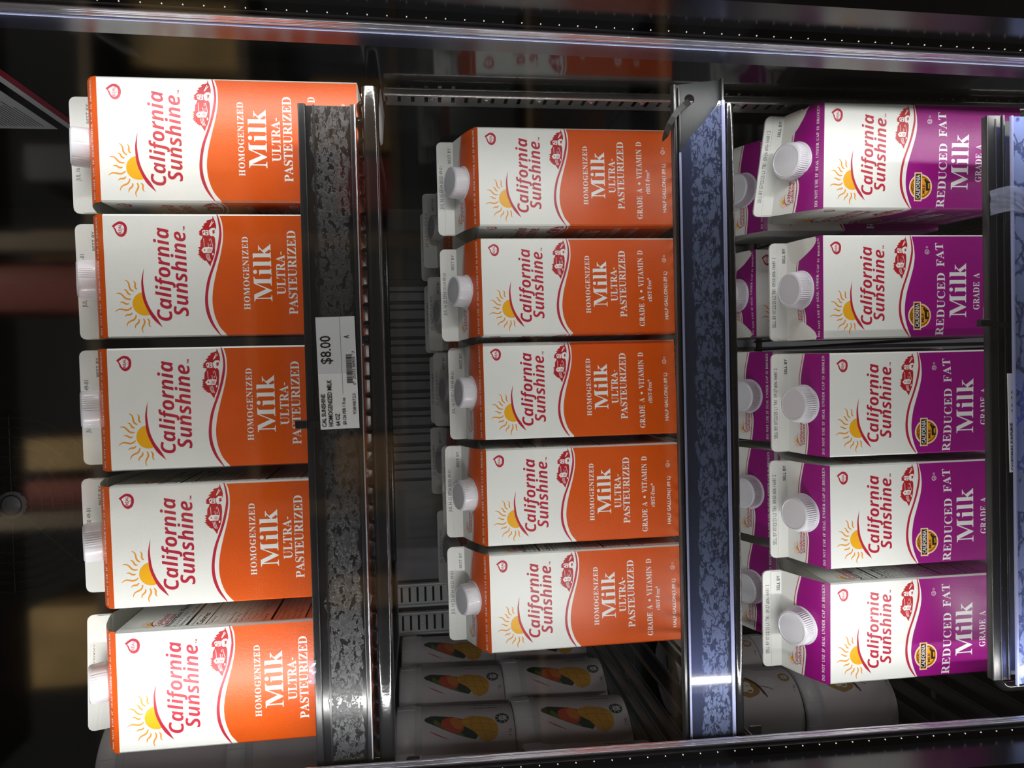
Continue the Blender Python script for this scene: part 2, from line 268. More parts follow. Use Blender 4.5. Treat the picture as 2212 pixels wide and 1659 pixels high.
# ------------------------------------------------------------------ lettering
GLYPHS = {"serif": {"(": "101|63,-53 47,-32 35,-10 25,14 19,39 15,65 13,92 15,119 19,145 25,171 35,196 47,219 63,240 91,240 76,218 64,195 55,170 49,145 45,119 43,92 45,67 49,41 55,16 64,-8 76,-31 90,-53", ")": "101|10,-53 25,-31 36,-8 46,16 52,41 56,67 57,92 56,119 52,145 46,170 36,195 24,218 10,240 38,240 53,219 66,196 75,171 82,145 86,119 87,92 86,65 82,39 75,14 66,-10 53,-32 38,-53", "*": "185|65,104 36,120 75,173 14,178 18,209 82,191 75,255 108,255 101,191 166,209 171,178 109,173 149,120 120,104 91,163", "-": "108|13,77 13,103 95,103 95,77", ".": "90|45,-5 39,-4 35,-2 30,1 27,5 25,11 24,18 25,26 27,31 30,36 35,38 39,40 45,41 50,40 55,38 60,36 63,31 65,26 66,18 65,11 63,5 60,1 55,-2 50,-4", "1": "188|33,0 33,18 60,18 65,18 70,20 73,22 75,26 76,32 77,40 77,208 54,183 47,177 40,174 34,173 28,174 24,176 20,180 17,185 15,191 14,198 37,206 66,224 89,241 127,241 127,40 130,24 133,20 138,18 144,18 171,18 171,0", "8": "188|92,-3 74,-2 59,1 46,5 35,12 26,20 19,29 14,39 11,50 10,61 12,75 16,87 24,97 34,105 46,114 59,121 47,129 37,138 29,148 23,158 19,170 18,182 19,192 21,202 25,212 31,220 39,228 50,234 62,239 78,242 96,243 117,241 135,236 149,226 159,214 165,200 167,184 166,172 162,161 155,152 146,145 135,137 122,130 140,120 154,110 165,100 172,89 176,77 178,63 175,44 168,28 155,14 138,4 117,-1/101,141 109,146 115,152 119,158 122,166 124,175 125,185 121,203 111,218 106,221 100,223 94,224 85,222 78,219 73,213 68,205 66,196 65,186 66,175 69,166 75,159 82,153 91,147/93,16 104,17 113,21 121,28 126,36 130,46 131,58 130,68 126,77 119,85 110,92 98,100 82,108 75,102 68,96 63,89 59,81 56,71 55,60 57,48 60,37 66,28 74,21 83,17", "9": "188|76,-3 64,-3 53,-1 44,2 37,6 31,11 27,16 24,22 22,28 21,35 22,39 23,43 25,47 28,50 32,52 38,54 41,44 46,36 52,28 59,22 68,19 78,18 94,22 106,33 116,53 122,80 125,115 120,109 113,104 106,99 98,95 88,93 78,92 59,94 44,100 30,110 20,124 14,141 12,162 13,177 16,191 21,204 28,216 37,225 48,233 60,239 73,242 89,243 104,242 119,238 132,231 144,222 154,210 162,195 168,177 171,155 173,130 172,112 170,95 167,78 163,63 157,49 150,36 142,24 132,15 120,7 107,1 93,-2/92,117 99,117 106,119 112,123 117,127 122,133 125,139 124,165 121,186 116,201 109,212 100,218 91,221 82,219 74,214 68,206 64,195 61,181 60,164 62,147 65,134 72,124 81,118", "A": "218|-4,0 -4,9 2,10 7,12 12,15 16,20 20,28 25,37 103,233 112,233 192,43 206,17 210,13 215,10 222,9 222,0 115,0 115,9 130,11 139,15 142,23 136,41 126,66 52,66 39,35 38,29 37,24 40,16 48,11 62,9 64,9 64,0/57,80 121,80 88,160", "B": "221|8,0 8,9 18,10 26,12 31,16 35,22 37,30 37,41 37,184 35,206 32,211 29,214 26,216 8,219 8,228 110,228 142,226 166,219 184,209 195,194 198,175 196,160 189,147 178,137 163,129 143,124 167,117 186,108 199,97 207,83 209,66 207,47 199,30 186,17 168,8 145,2 119,0/91,126 94,126 110,127 123,130 132,136 138,145 141,157 142,173 142,186 139,198 135,206 128,212 119,216 108,217 101,216 97,215 94,212 91,195/111,12 124,13 134,18 142,25 146,34 149,48 150,64 149,81 145,94 139,104 129,110 116,114 99,116 91,116 91,33 91,26 93,20 95,17 99,14 104,13", "C": "234|128,-5 107,-4 87,1 69,10 53,21 39,36 28,52 20,71 15,92 13,114 15,136 20,157 28,175 39,192 53,206 69,217 88,226 108,231 130,233 146,231 164,227 184,220 194,218 201,219 206,224 210,233 218,233 218,154 210,154 201,173 191,190 178,203 164,214 149,220 133,222 111,217 94,204 82,183 74,152 72,113 75,77 83,48 96,28 115,16 139,12 152,13 166,16 179,22 192,30 203,41 214,53 224,44 209,26 192,13 173,3 152,-3", "D": "248|10,0 10,9 19,10 27,12 31,15 34,20 36,27 37,37 37,187 36,199 34,207 30,213 25,217 17,219 7,219 7,228 111,228 134,226 155,223 173,217 189,209 203,198 214,185 223,170 229,154 233,135 234,114 229,73 215,41 191,18 157,5 114,0/111,12 124,13 135,16 144,21 153,28 160,37 168,57 174,83 175,115 173,151 165,180 152,200 134,213 111,217 104,216 98,214 95,212 93,207 91,201 91,192 91,36 91,28 93,21 95,17 98,14 104,13", "E": "221|7,0 7,8 18,9 26,11 31,15 35,20 37,28 38,39 38,184 37,197 35,207 31,213 26,216 18,219 8,219 8,228 199,228 199,160 192,160 188,179 180,193 170,203 156,210 138,214 116,215 100,214 97,213 95,211 93,208 91,194 91,123 97,123 110,124 121,128 130,134 136,144 141,157 144,173 152,173 152,59 144,59 142,72 140,82 137,91 132,98 127,103 120,107 113,109 103,111 93,111 91,111 91,34 92,26 93,21 96,17 100,15 107,14 115,14 131,14 145,16 157,19 167,24 177,30 185,37 193,47 200,58 206,72 215,72 201,0", "F": "202|8,0 8,9 18,10 26,13 31,17 35,23 37,31 37,42 37,187 37,198 34,206 31,212 25,215 17,218 7,219 7,228 197,228 197,160 189,160 186,173 182,184 178,193 172,200 164,206 155,210 144,213 130,215 115,216 100,215 93,211 91,199 91,124 95,124 109,125 120,129 128,135 134,145 139,157 142,173 151,173 151,59 142,59 139,77 135,91 128,100 120,107 108,111 94,112 91,112 91,40 94,21 96,17 100,14 105,12 128,9 128,0", "G": "254|134,-5 111,-3 90,2 71,10 54,21 40,35 29,51 20,70 15,91 14,115 15,137 20,157 29,176 40,192 54,206 70,218 88,226 107,231 129,233 146,231 165,227 185,220 194,218 203,221 210,233 219,233 219,154 210,154 205,167 198,179 191,189 183,199 174,207 165,213 155,218 144,221 134,222 112,217 95,204 83,183 75,153 73,114 75,82 80,55 90,34 97,24 106,16 115,11 126,7 138,6 149,7 158,10 164,14 168,19 170,27 171,36 171,64 171,73 168,80 165,85 159,88 150,90 138,91 138,99 250,99 250,91 240,90 233,88 228,85 225,81 224,74 223,64 223,14 194,4 164,-3", "H": "262|8,0 8,9 18,10 26,12 31,16 35,21 37,30 37,40 37,189 37,199 35,207 31,212 26,216 18,218 8,219 8,228 121,228 121,219 102,216 98,214 95,211 93,208 91,189 91,125 171,125 171,189 169,208 167,211 164,214 160,216 141,219 141,228 254,228 254,219 243,218 235,215 230,212 227,207 225,199 225,189 225,40 225,30 227,22 231,16 236,12 243,10 254,9 254,0 141,0 141,9 151,10 159,12 165,15 168,21 170,29 171,40 171,110 91,110 91,40 92,30 94,21 97,16 102,12 110,10 121,9 121,0", "I": "130|7,0 7,9 17,10 25,13 31,16 34,21 37,28 38,38 38,193 37,203 35,209 32,214 26,217 18,218 7,219 7,228 122,228 122,219 112,218 103,217 98,214 94,209 92,203 91,193 91,39 94,22 96,18 99,15 103,13 123,9 123,0", "J": "165|54,-33 44,-32 34,-30 26,-27 18,-23 11,-17 6,-11 2,-4 -1,3 -2,11 -1,19 1,25 5,30 10,34 16,37 22,37 29,37 35,34 40,31 43,26 46,20 46,14 42,-1 38,-10 40,-16 45,-19 52,-20 60,-19 65,-17 69,-12 72,-6 73,1 74,11 74,183 71,204 69,209 66,212 61,215 40,219 40,228 157,228 157,219 138,215 135,213 132,210 130,205 128,183 128,44 125,17 116,-5 101,-20 81,-29", "K": "255|8,0 8,9 18,10 26,12 32,16 35,21 37,30 38,40 38,189 37,199 35,207 31,212 26,216 18,218 8,219 8,228 121,228 121,219 102,216 99,214 96,211 94,208 91,189 91,117 161,187 168,195 173,203 174,209 171,215 161,218 145,219 145,228 243,228 243,219 238,219 218,215 196,202 172,180 135,142 232,23 243,12 260,9 260,0 140,0 140,9 153,9 161,10 164,12 166,14 167,17 166,21 163,26 158,33 100,107 91,99 91,40 92,30 94,21 97,16 103,12 111,10 121,9 121,0", "L": "213|8,0 8,9 18,10 26,12 31,16 35,21 37,30 37,40 37,189 37,199 35,207 31,212 26,216 18,218 8,219 8,228 125,228 125,219 104,217 100,215 96,212 94,208 91,189 91,41 93,24 94,20 97,17 100,16 117,14 132,14 146,16 157,20 168,25 177,31 185,40 192,50 199,63 204,77 214,77 201,0", "M": "317|7,0 7,9 17,10 25,12 31,16 35,21 37,29 38,40 38,191 35,208 33,211 30,214 26,216 7,219 7,228 92,228 158,71 225,228 309,228 309,219 299,218 292,215 286,212 283,206 281,199 280,189 280,43 282,21 284,17 287,14 291,12 308,9 308,0 198,0 198,9 216,12 220,15 223,18 225,22 227,42 227,199 144,0 135,0 53,194 53,40 54,29 56,20 60,15 66,11 74,9 85,9 85,0", "N": "247|201,-5 53,175 53,39 54,29 56,21 59,15 65,12 73,10 83,9 83,0 9,0 9,9 27,12 31,14 34,17 36,21 38,39 38,194 18,217 9,219 9,228 78,228 195,84 195,189 193,207 191,211 188,214 184,216 166,219 166,228 240,228 240,219 229,218 222,216 217,212 213,207 212,199 211,188 211,-5", "O": "263|130,-5 114,-4 99,-1 84,4 71,11 58,19 47,29 37,40 29,53 22,67 18,82 15,97 14,114 15,130 18,146 22,161 29,175 37,187 47,199 59,209 71,217 85,224 100,229 116,232 133,233 149,232 164,229 179,224 192,217 204,209 216,199 225,188 234,175 240,162 245,147 248,131 249,114 248,97 245,82 240,67 234,53 225,40 215,29 204,19 191,11 177,4 163,-1 147,-4/132,6 153,10 169,23 181,45 187,75 190,114 188,146 183,173 174,194 162,209 147,219 130,222 109,217 93,204 82,183 75,153 73,114 74,81 80,55 89,34 101,18 115,9", "P": "209|8,0 8,9 18,10 26,12 31,16 35,21 37,30 37,40 37,189 37,199 35,207 31,212 26,216 18,218 8,219 8,228 107,228 133,227 153,224 168,220 178,214 187,207 195,199 200,189 203,178 204,166 202,148 195,133 183,120 167,110 146,105 121,103 91,103 91,40 92,30 94,21 97,16 102,12 110,10 121,9 121,0/91,115 101,115 116,116 127,120 136,126 142,136 145,148 146,165 145,180 142,193 138,203 130,210 121,214 108,216 102,215 98,214 95,212 93,209 91,205 91,199", "Q": "263|189,-58 163,-55 141,-49 122,-37 106,-21 93,0 78,6 63,15 51,25 40,37 31,50 23,64 18,80 15,97 14,114 15,130 18,146 22,161 29,175 37,187 47,199 59,209 71,217 85,224 100,229 116,232 133,233 149,232 164,229 179,224 192,217 204,209 216,199 225,188 234,175 240,162 245,147 248,131 249,114 247,88 239,64 227,43 210,25 190,10 165,0 174,-15 183,-26 195,-34 208,-39 222,-40 246,-37 247,-46 227,-53 208,-56/133,6 153,10 169,23 181,45 188,75 190,114 188,146 183,173 174,194 162,209 147,219 130,222 109,217 93,204 82,183 75,153 73,114 74,81 80,55 89,34 101,18 116,9", "R": "236|8,0 8,9 18,10 26,12 31,16 35,21 37,30 37,40 37,189 37,199 35,207 31,212 26,216 18,218 8,219 8,228 108,228 139,226 164,221 184,213 197,201 206,186 209,167 206,152 200,138 190,127 176,118 157,112 216,25 226,13 230,11 234,9 239,9 240,9 240,0 169,0 101,106 91,106 91,40 92,30 94,21 97,16 102,12 110,10 121,9 121,0/91,117 102,117 118,118 130,122 140,129 146,139 150,152 152,168 150,185 145,198 138,208 126,214 112,216 104,215 99,214 95,211 93,207 91,201 91,193", "S": "195|21,-5 21,79 31,79 38,57 46,39 56,25 68,15 82,9 98,7 110,9 120,12 128,18 135,26 138,35 139,45 136,58 127,70 112,80 81,95 64,105 49,116 38,126 31,138 26,151 25,166 26,179 29,191 34,201 40,211 48,218 58,225 68,229 80,232 92,233 115,231 141,224 146,223 150,222 155,223 158,227 160,233 170,233 170,160 161,160 157,172 153,182 147,192 140,201 132,208 124,214 115,219 106,221 97,222 86,221 77,218 70,213 64,207 61,199 60,190 61,182 64,175 69,168 75,162 84,157 94,151 127,136 139,130 150,123 159,117 166,109 171,102 175,94 178,86 179,76 180,66 179,53 175,40 169,29 162,19 152,11 140,4 127,-1 112,-4 96,-5 79,-4 63,0 49,5 42,6 35,4 31,-5", "T": "212|46,0 46,9 57,9 65,12 71,15 75,21 77,29 78,40 78,217 75,217 58,215 44,210 33,202 24,190 18,176 14,159 5,159 5,228 205,228 205,158 197,158 192,179 184,196 172,207 155,214 134,217 132,217 132,40 132,29 135,21 138,15 144,12 153,9 164,9 164,0", "U": "246|124,-6 96,-4 74,3 57,14 46,30 39,52 37,78 37,189 36,199 34,207 30,212 25,216 17,218 7,219 7,228 120,228 120,219 101,216 97,214 94,211 93,208 90,189 90,70 92,52 95,37 102,26 111,18 122,13 137,11 158,14 175,22 187,36 194,55 196,80 196,189 195,199 193,206 190,212 184,215 176,218 164,219 164,228 237,228 237,219 228,217 221,215 216,211 214,205 212,198 211,189 211,91 209,59 202,34 190,16 173,4 151,-4", "V": "214|106,-6 22,190 11,210 7,214 1,218 -7,219 -7,228 105,228 105,219 83,216 79,213 77,210 76,205 81,189 129,72 174,189 177,204 177,209 174,213 171,216 149,219 149,228 221,228 221,219 214,219 209,217 204,214 200,209 196,201 191,191 115,-6", "W": "306|85,-5 16,196 8,214 4,217 -1,218 -8,219 -8,228 90,228 90,219 75,216 72,213 71,210 70,205 74,186 111,77 150,176 143,199 140,206 137,211 134,215 115,219 115,228 220,228 220,219 207,218 199,213 196,206 199,193 237,83 270,185 274,203 274,208 272,212 269,215 252,219 252,228 312,228 312,219 306,218 301,215 297,211 287,190 223,-5 214,-5 158,154 95,-5", "X": "235|6,0 6,9 20,11 33,20 45,33 97,104 39,193 24,213 19,216 14,219 8,219 7,219 7,228 122,228 122,219 115,219 104,218 97,214 95,208 101,194 132,145 161,187 166,195 169,201 170,207 167,214 159,218 146,219 146,228 229,228 229,219 227,219 218,218 209,216 201,211 194,205 186,197 178,187 140,132 207,29 218,14 222,11 226,9 231,9 232,9 232,0 119,0 119,9 122,9 135,10 142,14 145,20 144,26 142,32 137,40 105,91 69,40 65,34 63,28 62,22 65,15 73,10 87,9 87,0", "Y": "213|51,0 51,9 61,10 69,12 74,16 78,21 80,30 80,40 80,89 23,193 17,203 12,210 7,215 0,218 -7,219 -7,228 103,228 103,219 98,219 83,216 80,214 79,211 78,208 82,196 124,113 167,183 171,191 173,198 174,204 171,212 163,217 149,219 147,219 147,228 220,228 220,219 214,218 209,216 204,212 191,196 134,102 134,40 135,30 137,21 140,16 145,12 153,10 164,9 164,0", "Z": "221|10,0 10,5 138,215 107,215 93,214 81,213 71,210 62,206 54,200 47,193 41,184 36,172 31,158 22,158 29,228 203,228 203,222 77,14 120,14 141,16 160,22 175,31 187,43 196,61 203,82 212,82 203,0", "e": "150|77,-5 64,-4 53,0 42,5 33,13 25,23 18,34 14,48 11,62 10,79 11,94 14,108 19,120 26,131 34,141 43,149 54,155 66,158 79,159 97,157 112,151 124,140 134,126 139,108 141,87 141,83 58,83 60,61 65,43 74,31 85,24 100,21 112,24 124,31 135,43 142,36 132,21 120,10 107,2 93,-3/58,96 101,96 101,107 100,120 99,131 97,139 93,144 88,147 81,148 72,147 66,141 62,132 59,119 58,102", "i": "99|50,181 44,182 38,184 32,188 28,193 26,199 25,206 26,213 28,219 32,224 38,228 44,231 50,232 57,231 63,228 68,224 72,219 75,213 76,206 75,199 72,193 68,188 63,184 57,182/9,0 9,8 15,9 20,10 23,13 25,16 26,21 26,28 26,126 23,142 21,145 16,146 10,147 10,155 74,155 74,28 77,13 80,11 84,9 90,8 90,0", "k": "179|9,0 9,8 15,9 20,11 23,13 25,16 26,21 26,28 26,199 24,215 21,217 16,219 10,220 10,228 74,228 74,84 113,124 118,129 121,134 122,139 120,143 114,146 104,147 103,147 103,155 173,155 173,147 160,144 148,139 137,130 111,104 173,17 177,12 182,9 188,8 188,0 105,0 105,8 108,8 115,9 118,11 120,16 116,25 81,74 74,67 74,28 77,13 80,11 84,9 90,8 90,0", "l": "100|9,0 9,8 15,9 20,10 23,13 25,16 26,21 26,28 26,199 24,215 21,217 16,219 10,220 10,228 74,228 74,28 77,13 80,11 84,9 90,8 90,0", "r": "144|9,0 9,8 15,9 20,10 23,13 25,16 26,21 26,28 26,126 26,133 25,139 23,143 20,145 16,146 10,147 10,155 73,155 73,126 79,136 86,144 94,151 101,155 109,158 117,159 125,158 132,156 138,152 142,147 144,140 145,133 144,127 142,122 139,117 135,114 130,112 124,111 119,112 114,113 111,115 103,125 101,128 98,129 94,130 90,129 85,126 81,121 77,114 75,106 75,96 75,28 75,21 77,16 79,13 84,10 90,9 99,8 99,0", "•": "201|32,0 32,240 170,240 170,0/49,17 153,17 153,223 49,223"}, "logo": {"C": "206|108,-3 92,-2 77,1 63,6 52,13 42,22 30,41 23,64 20,91 21,105 22,119 25,133 29,148 34,161 40,175 47,187 55,199 65,210 76,220 88,228 101,235 116,239 131,242 148,243 163,243 176,242 187,239 219,226 199,185 176,197 167,199 158,201 148,201 136,200 124,197 114,191 105,184 97,175 90,165 84,154 79,142 76,130 71,93 72,77 76,63 82,53 91,45 103,41 118,39 146,43 174,52 174,9 147,1 135,-1 122,-3", "S": "178|65,-3 32,1 7,11 7,56 36,43 46,41 55,39 65,39 76,39 85,41 93,45 100,50 103,57 104,65 104,73 101,81 97,87 76,104 56,120 41,142 37,150 35,160 35,170 36,184 39,197 45,208 52,218 62,227 73,234 86,239 101,242 117,243 151,239 182,227 164,189 148,195 132,199 117,201 108,200 101,198 95,194 90,188 87,182 86,174 87,166 89,159 94,154 116,137 128,128 138,118 145,108 151,97 154,84 155,71 154,55 150,41 143,29 134,19 123,11 110,5 96,0 81,-2", "a": "199|66,-3 58,-3 50,0 41,3 34,8 28,16 22,24 18,35 16,48 15,63 15,78 17,93 21,107 25,122 31,135 38,147 46,158 55,168 65,176 75,182 87,186 100,187 111,186 120,183 128,179 135,174 140,167 145,160 146,160 156,183 194,183 155,0 118,0 120,24 119,24 112,16 105,10 97,4 88,0 78,-3/86,37 93,37 99,40 105,45 110,51 115,57 120,65 129,92 131,120 130,127 128,134 125,139 120,143 115,146 108,147 102,146 97,144 91,140 77,121 68,94 65,65 66,55 68,47 72,41 78,38", "e": "187|87,-3 67,-1 50,4 35,14 24,28 17,46 15,67 16,83 18,98 21,112 26,126 33,138 41,150 50,161 61,169 73,177 86,182 101,186 117,187 136,185 151,180 163,173 172,162 177,150 179,137 176,119 167,103 153,90 132,81 106,75 73,73 65,73 64,69 64,66 65,57 68,49 73,43 80,38 88,35 97,34 123,37 151,48 151,11 122,0/70,106 78,106 95,107 109,110 119,115 126,121 130,128 131,136 129,144 124,149 114,151 108,150 102,149 96,145 90,141 85,136 80,130 76,123 73,115", "f": "125|-7,-81 -18,-80 -28,-79 -36,-77 -36,-37 -17,-40 -11,-40 -5,-37 1,-34 5,-28 9,-21 11,-12 45,146 18,146 23,170 53,183 56,197 62,217 70,233 80,244 92,251 106,255 123,257 144,255 162,249 149,212 139,216 127,217 121,217 116,214 112,211 108,206 106,200 104,193 102,183 138,183 130,146 94,146 59,-20 56,-31 52,-41 48,-50 42,-59 35,-66 27,-72 17,-77 6,-80", "h": "203|6,0 60,255 109,255 100,211 95,189 89,170 86,159 87,159 94,167 101,174 109,179 118,183 128,186 138,187 153,185 165,180 174,172 180,162 184,149 186,134 182,104 160,0 111,0 133,107 136,127 134,138 128,145 118,147 111,146 104,142 98,137 92,130 87,122 82,111 72,76 55,0", "i": "100|78,206 71,207 65,208 60,211 56,214 54,220 53,226 54,235 56,242 61,248 67,252 74,254 83,255 89,255 95,253 100,251 104,247 106,242 107,235 106,227 104,220 100,214 94,210 87,207/6,0 45,183 94,183 55,0", "l": "100|6,0 60,255 109,255 55,0", "n": "203|6,0 45,183 83,183 79,149 81,149 88,160 96,169 105,176 115,182 126,186 138,187 153,185 165,180 174,172 180,162 184,149 186,134 182,104 160,0 111,0 133,107 136,127 134,138 128,145 118,147 111,146 104,142 98,137 92,130 87,122 82,111 72,76 55,0", "o": "196|85,-3 72,-2 60,0 49,5 39,12 30,20 24,30 19,41 16,53 15,67 15,83 17,98 21,113 26,127 32,140 39,151 48,162 58,170 69,177 82,183 97,186 112,187 132,185 149,178 163,168 173,153 180,135 182,114 181,99 179,84 176,70 171,56 166,44 158,32 150,22 140,13 128,6 115,1 101,-2/89,37 98,38 105,42 112,48 118,56 123,66 127,77 130,89 131,101 132,114 131,123 130,131 127,137 122,142 116,145 108,146 101,146 95,143 89,139 84,133 79,127 75,119 67,93 64,67 65,56 68,48 73,42 80,38", "r": "141|6,0 45,183 83,183 79,149 81,149 89,160 97,169 106,177 116,182 127,186 138,187 147,186 154,185 143,137 136,139 127,140 115,138 104,134 94,125 85,114 78,100 73,82 55,0", "s": "159|59,-3 28,-1 4,7 4,48 29,37 56,33 64,34 71,35 77,38 82,42 85,47 86,53 85,57 84,61 81,65 58,80 48,87 39,93 32,100 27,108 24,117 23,128 25,146 31,160 41,172 55,180 73,185 93,187 123,183 133,180 143,176 152,171 136,136 115,146 94,150 79,146 76,143 74,139 73,134 73,130 75,126 78,123 98,111 108,105 117,98 125,91 131,82 135,72 136,60 134,41 127,25 115,13 99,4 81,-2", "u": "203|65,-3 50,-2 39,3 30,11 23,22 19,34 18,49 19,65 22,84 43,183 92,183 70,76 67,57 69,46 75,39 85,37 92,38 99,41 105,46 111,53 116,62 121,72 132,107 148,183 197,183 158,0 121,0 124,34 122,34 115,24 107,15 98,7 88,1 77,-2"}}
def fill_loops(loops):
    ar = [sum(l[i - 1][0] * l[i][1] - l[i][0] * l[i - 1][1] for i in range(len(l))) for l in loops]
    if not ar: return []
    big = max(range(len(ar)), key=lambda i: abs(ar[i])); sg = ar[big] > 0; off = [0]
    for l in loops: off.append(off[-1] + len(l))
    bb = lambda l: (min(p[0] for p in l), min(p[1] for p in l), max(p[0] for p in l), max(p[1] for p in l))
    T = []
    for i, l in enumerate(loops):
        if (ar[i] > 0) != sg: continue
        b = bb(l); idx = [off[i] + k for k in range(len(l))]; grp = [l]
        for j, m in enumerate(loops):
            if (ar[j] > 0) != sg:
                c = bb(m)
                if c[0] >= b[0] - .001 and c[1] >= b[1] - .001 and c[2] <= b[2] + .001 and c[3] <= b[3] + .001: grp.append(m); idx += [off[j] + k for k in range(len(m))]
        if len(grp) == 1 and len(l) == 4: T.append(tuple(idx)); continue
        T += [tuple(idx[q] for q in t) for t in tessellate_polygon([[Vector((x * 100, y * 100, 0)) for x, y in g] for g in grp])]
    return T
GL = {k: {} for k in GLYPHS}
for k, d in GLYPHS.items():
    for ch, e in d.items():
        a, p = e.split('|')
        loops = [[tuple(int(t) / 500 for t in q.split(',')) for q in l.split(' ')] for l in p.split('/')] if p else []
        vs = [v for l in loops for v in l]
        GL[k][ch] = (int(a) / 500, vs, fill_loops(loops))
def layout(text, font, sp=0):
    x = 0; V = []; T = []
    for ch in text:
        if ch == ' ': x += .26 + sp; continue
        a, vs, tr = GL[font][ch]; o = len(V); V += [(x + p[0], p[1]) for p in vs]; T += [tuple(o + i for i in t) for t in tr]; x += a + sp
    return V, T
_sans = {}
def sans(text, bold=0):
    key = (text, bold)
    if key not in _sans:
        c = bpy.data.curves.new('t', 'FONT'); c.body = text; c.size = 1; c.offset = bold; c.resolution_u = 2
        o = bpy.data.objects.new('t', c); C.objects.link(o); dg = bpy.context.evaluated_depsgraph_get()
        me = o.evaluated_get(dg).to_mesh(); V = [(v.co.x, v.co.y) for v in me.vertices]; T = [tuple(p.vertices) for p in me.polygons]
        o.evaluated_get(dg).to_mesh_clear(); bpy.data.objects.remove(o); bpy.data.curves.remove(c)
        _sans[key] = (V, T)
    return _sans[key]
CAPH = {'serif': .456, 'logo': .50, 'sans': .727}
def text2d(text, font, x0, x1, base, cap, bold=0, sp=0, warp=None):
    """letters fitted between x0 and x1 on a baseline with the given capital height"""
    V, T = sans(text, bold) if font == 'sans' else layout(text, font, sp)
    if not V: return V, T
    a = min(v[0] for v in V); b = max(v[0] for v in V); sx = (x1 - x0) / (b - a); sy = cap / CAPH_R[font]
    out = [(x0 + (v[0] - a) * sx, base + v[1] * sy) for v in V]
    if warp: out = [(x, y + warp(x)) for x, y in out]
    return out, T
def cap_of(font, ch='H'):
    V = sans('H')[0] if font == 'sans' else GL[font][ch][1]
    return max(v[1] for v in V)
CAPH_R = {'serif': cap_of('serif', 'H'), 'sans': cap_of('sans'), 'logo': cap_of('logo', 'S')}

class Art:
    """collects flat artwork (mm) and lays it on a surface given by fn(u, v, lift)"""
    def __init__(s, mb, fn): s.mb = mb; s.fn = fn
    def put(s, V, T, m, layer=1): s.mb.add([s.fn(x, y, layer) for x, y in V], T, m)
    def text(s, t, font, x0, x1, base, cap, m='ink_white', layer=2, **k): V, T = text2d(t, font, x0, x1, base, cap, **k); s.put(V, T, m, layer)
    def poly(s, P, m, layer=1): s.put(P, [tuple(t) for t in tessellate_polygon([[Vector((x, y, 0)) for x, y in P]])], m, layer)
    def rect(s, x0, y0, x1, y1, m, layer=1): s.put([(x0, y0), (x1, y0), (x1, y1), (x0, y1)], [(0, 1, 2, 3)], m, layer)
    def disc(s, x, y, r, m, layer=1, n=28, ry=None): s.put([(x + r * math.cos(2 * PI * k / n), y + (ry or r) * math.sin(2 * PI * k / n)) for k in range(n)], [tuple(range(n))], m, layer)
    def ring(s, x, y, r, w_, m, layer=1, n=28):
        V = [(x + q * math.cos(2 * PI * k / n), y + q * math.sin(2 * PI * k / n)) for q in (r, r - w_) for k in range(n)]
        s.put(V, [(k, (k + 1) % n, n + (k + 1) % n, n + k) for k in range(n)], m, layer)
    def band(s, A, B, m, layer=1):
        n = len(A); s.put(A + B, [(k, k + 1, n + k + 1, n + k) for k in range(n - 1)], m, layer)
    def line(s, P, w_, m, layer=2):
        A = []; B = []
        for i, p in enumerate(P):
            a = P[max(0, i - 1)]; b = P[min(len(P) - 1, i + 1)]; dx, dy = b[0] - a[0], b[1] - a[1]; L = math.hypot(dx, dy) or 1
            ww = w_(i / (len(P) - 1)) if callable(w_) else w_
            A.append((p[0] - dy / L * ww / 2, p[1] + dx / L * ww / 2)); B.append((p[0] + dy / L * ww / 2, p[1] - dx / L * ww / 2))
        s.band(A, B, m, layer)
    def patch(s, P, m, layer=1, du=3):
        """closed shape cut in upright strips so that it can wrap a round tub"""
        u0 = min(p[0] for p in P); u1 = max(p[0] for p in P); n = max(3, int((u1 - u0) / du)); A = []; B = []
        for k in range(n + 1):
            u = u0 + (u1 - u0) * (k / n * .998 + .001); ys = []
            for i in range(len(P)):
                a, b = P[i - 1], P[i]
                if (a[0] - u) * (b[0] - u) <= 0 and a[0] != b[0]: ys.append(a[1] + (b[1] - a[1]) * (u - a[0]) / (b[0] - a[0]))
            if not ys: continue
            A.append((u, max(ys))); B.append((u, min(ys)))
        s.band(A, B, m, layer)
def catmull(P, n=6):
    out = []
    for i in range(len(P) - 1):
        p0 = P[max(0, i - 1)]; p1 = P[i]; p2 = P[i + 1]; p3 = P[min(len(P) - 1, i + 2)]
        for k in range(n):
            t = k / n
            out.append(tuple(.5 * (2 * p1[j] + (p2[j] - p0[j]) * t + (2 * p0[j] - 5 * p1[j] + 4 * p2[j] - p3[j]) * t * t + (3 * p1[j] - p0[j] - 3 * p2[j] + p3[j]) * t ** 3) for j in (0, 1)))
    return out + [P[-1]]

# ------------------------------------------------------------------ the sunrise logo and the carton print (mm, v = 0 at the shoulder)
RAYS = [((44.4, -20.5), (37.6, -23.0)), ((45.0, -14.3), (36.1, -20.4)), ((37.6, -13.2), (33.6, -18.3)), ((34.6, -7.3), (30.1, -18.2)), ((27.5, -9.8), (26.6, -16.6)),
        ((20.2, -6.0), (23.6, -18.6)), ((16.3, -13.1), (19.4, -18.7)), ((8.6, -14.2), (17.7, -21.6)), ((7.3, -20.6), (14.3, -23.5)), ((3.7, -26.4), (14.7, -26.8)), ((8.0, -32.2), (14.5, -29.8))]
SW_T = [(54.2, -28.7), (45.1, -26.7), (39.5, -26.4), (30.3, -27.1), (22.3, -29.8), (14.2, -34.1), (7.6, -40.9)]
SW_B = [(54.2, -28.7), (45.1, -27.9), (39.4, -28.1), (30.1, -29.4), (21.4, -32.7), (14.0, -37.5), (7.6, -40.9)]
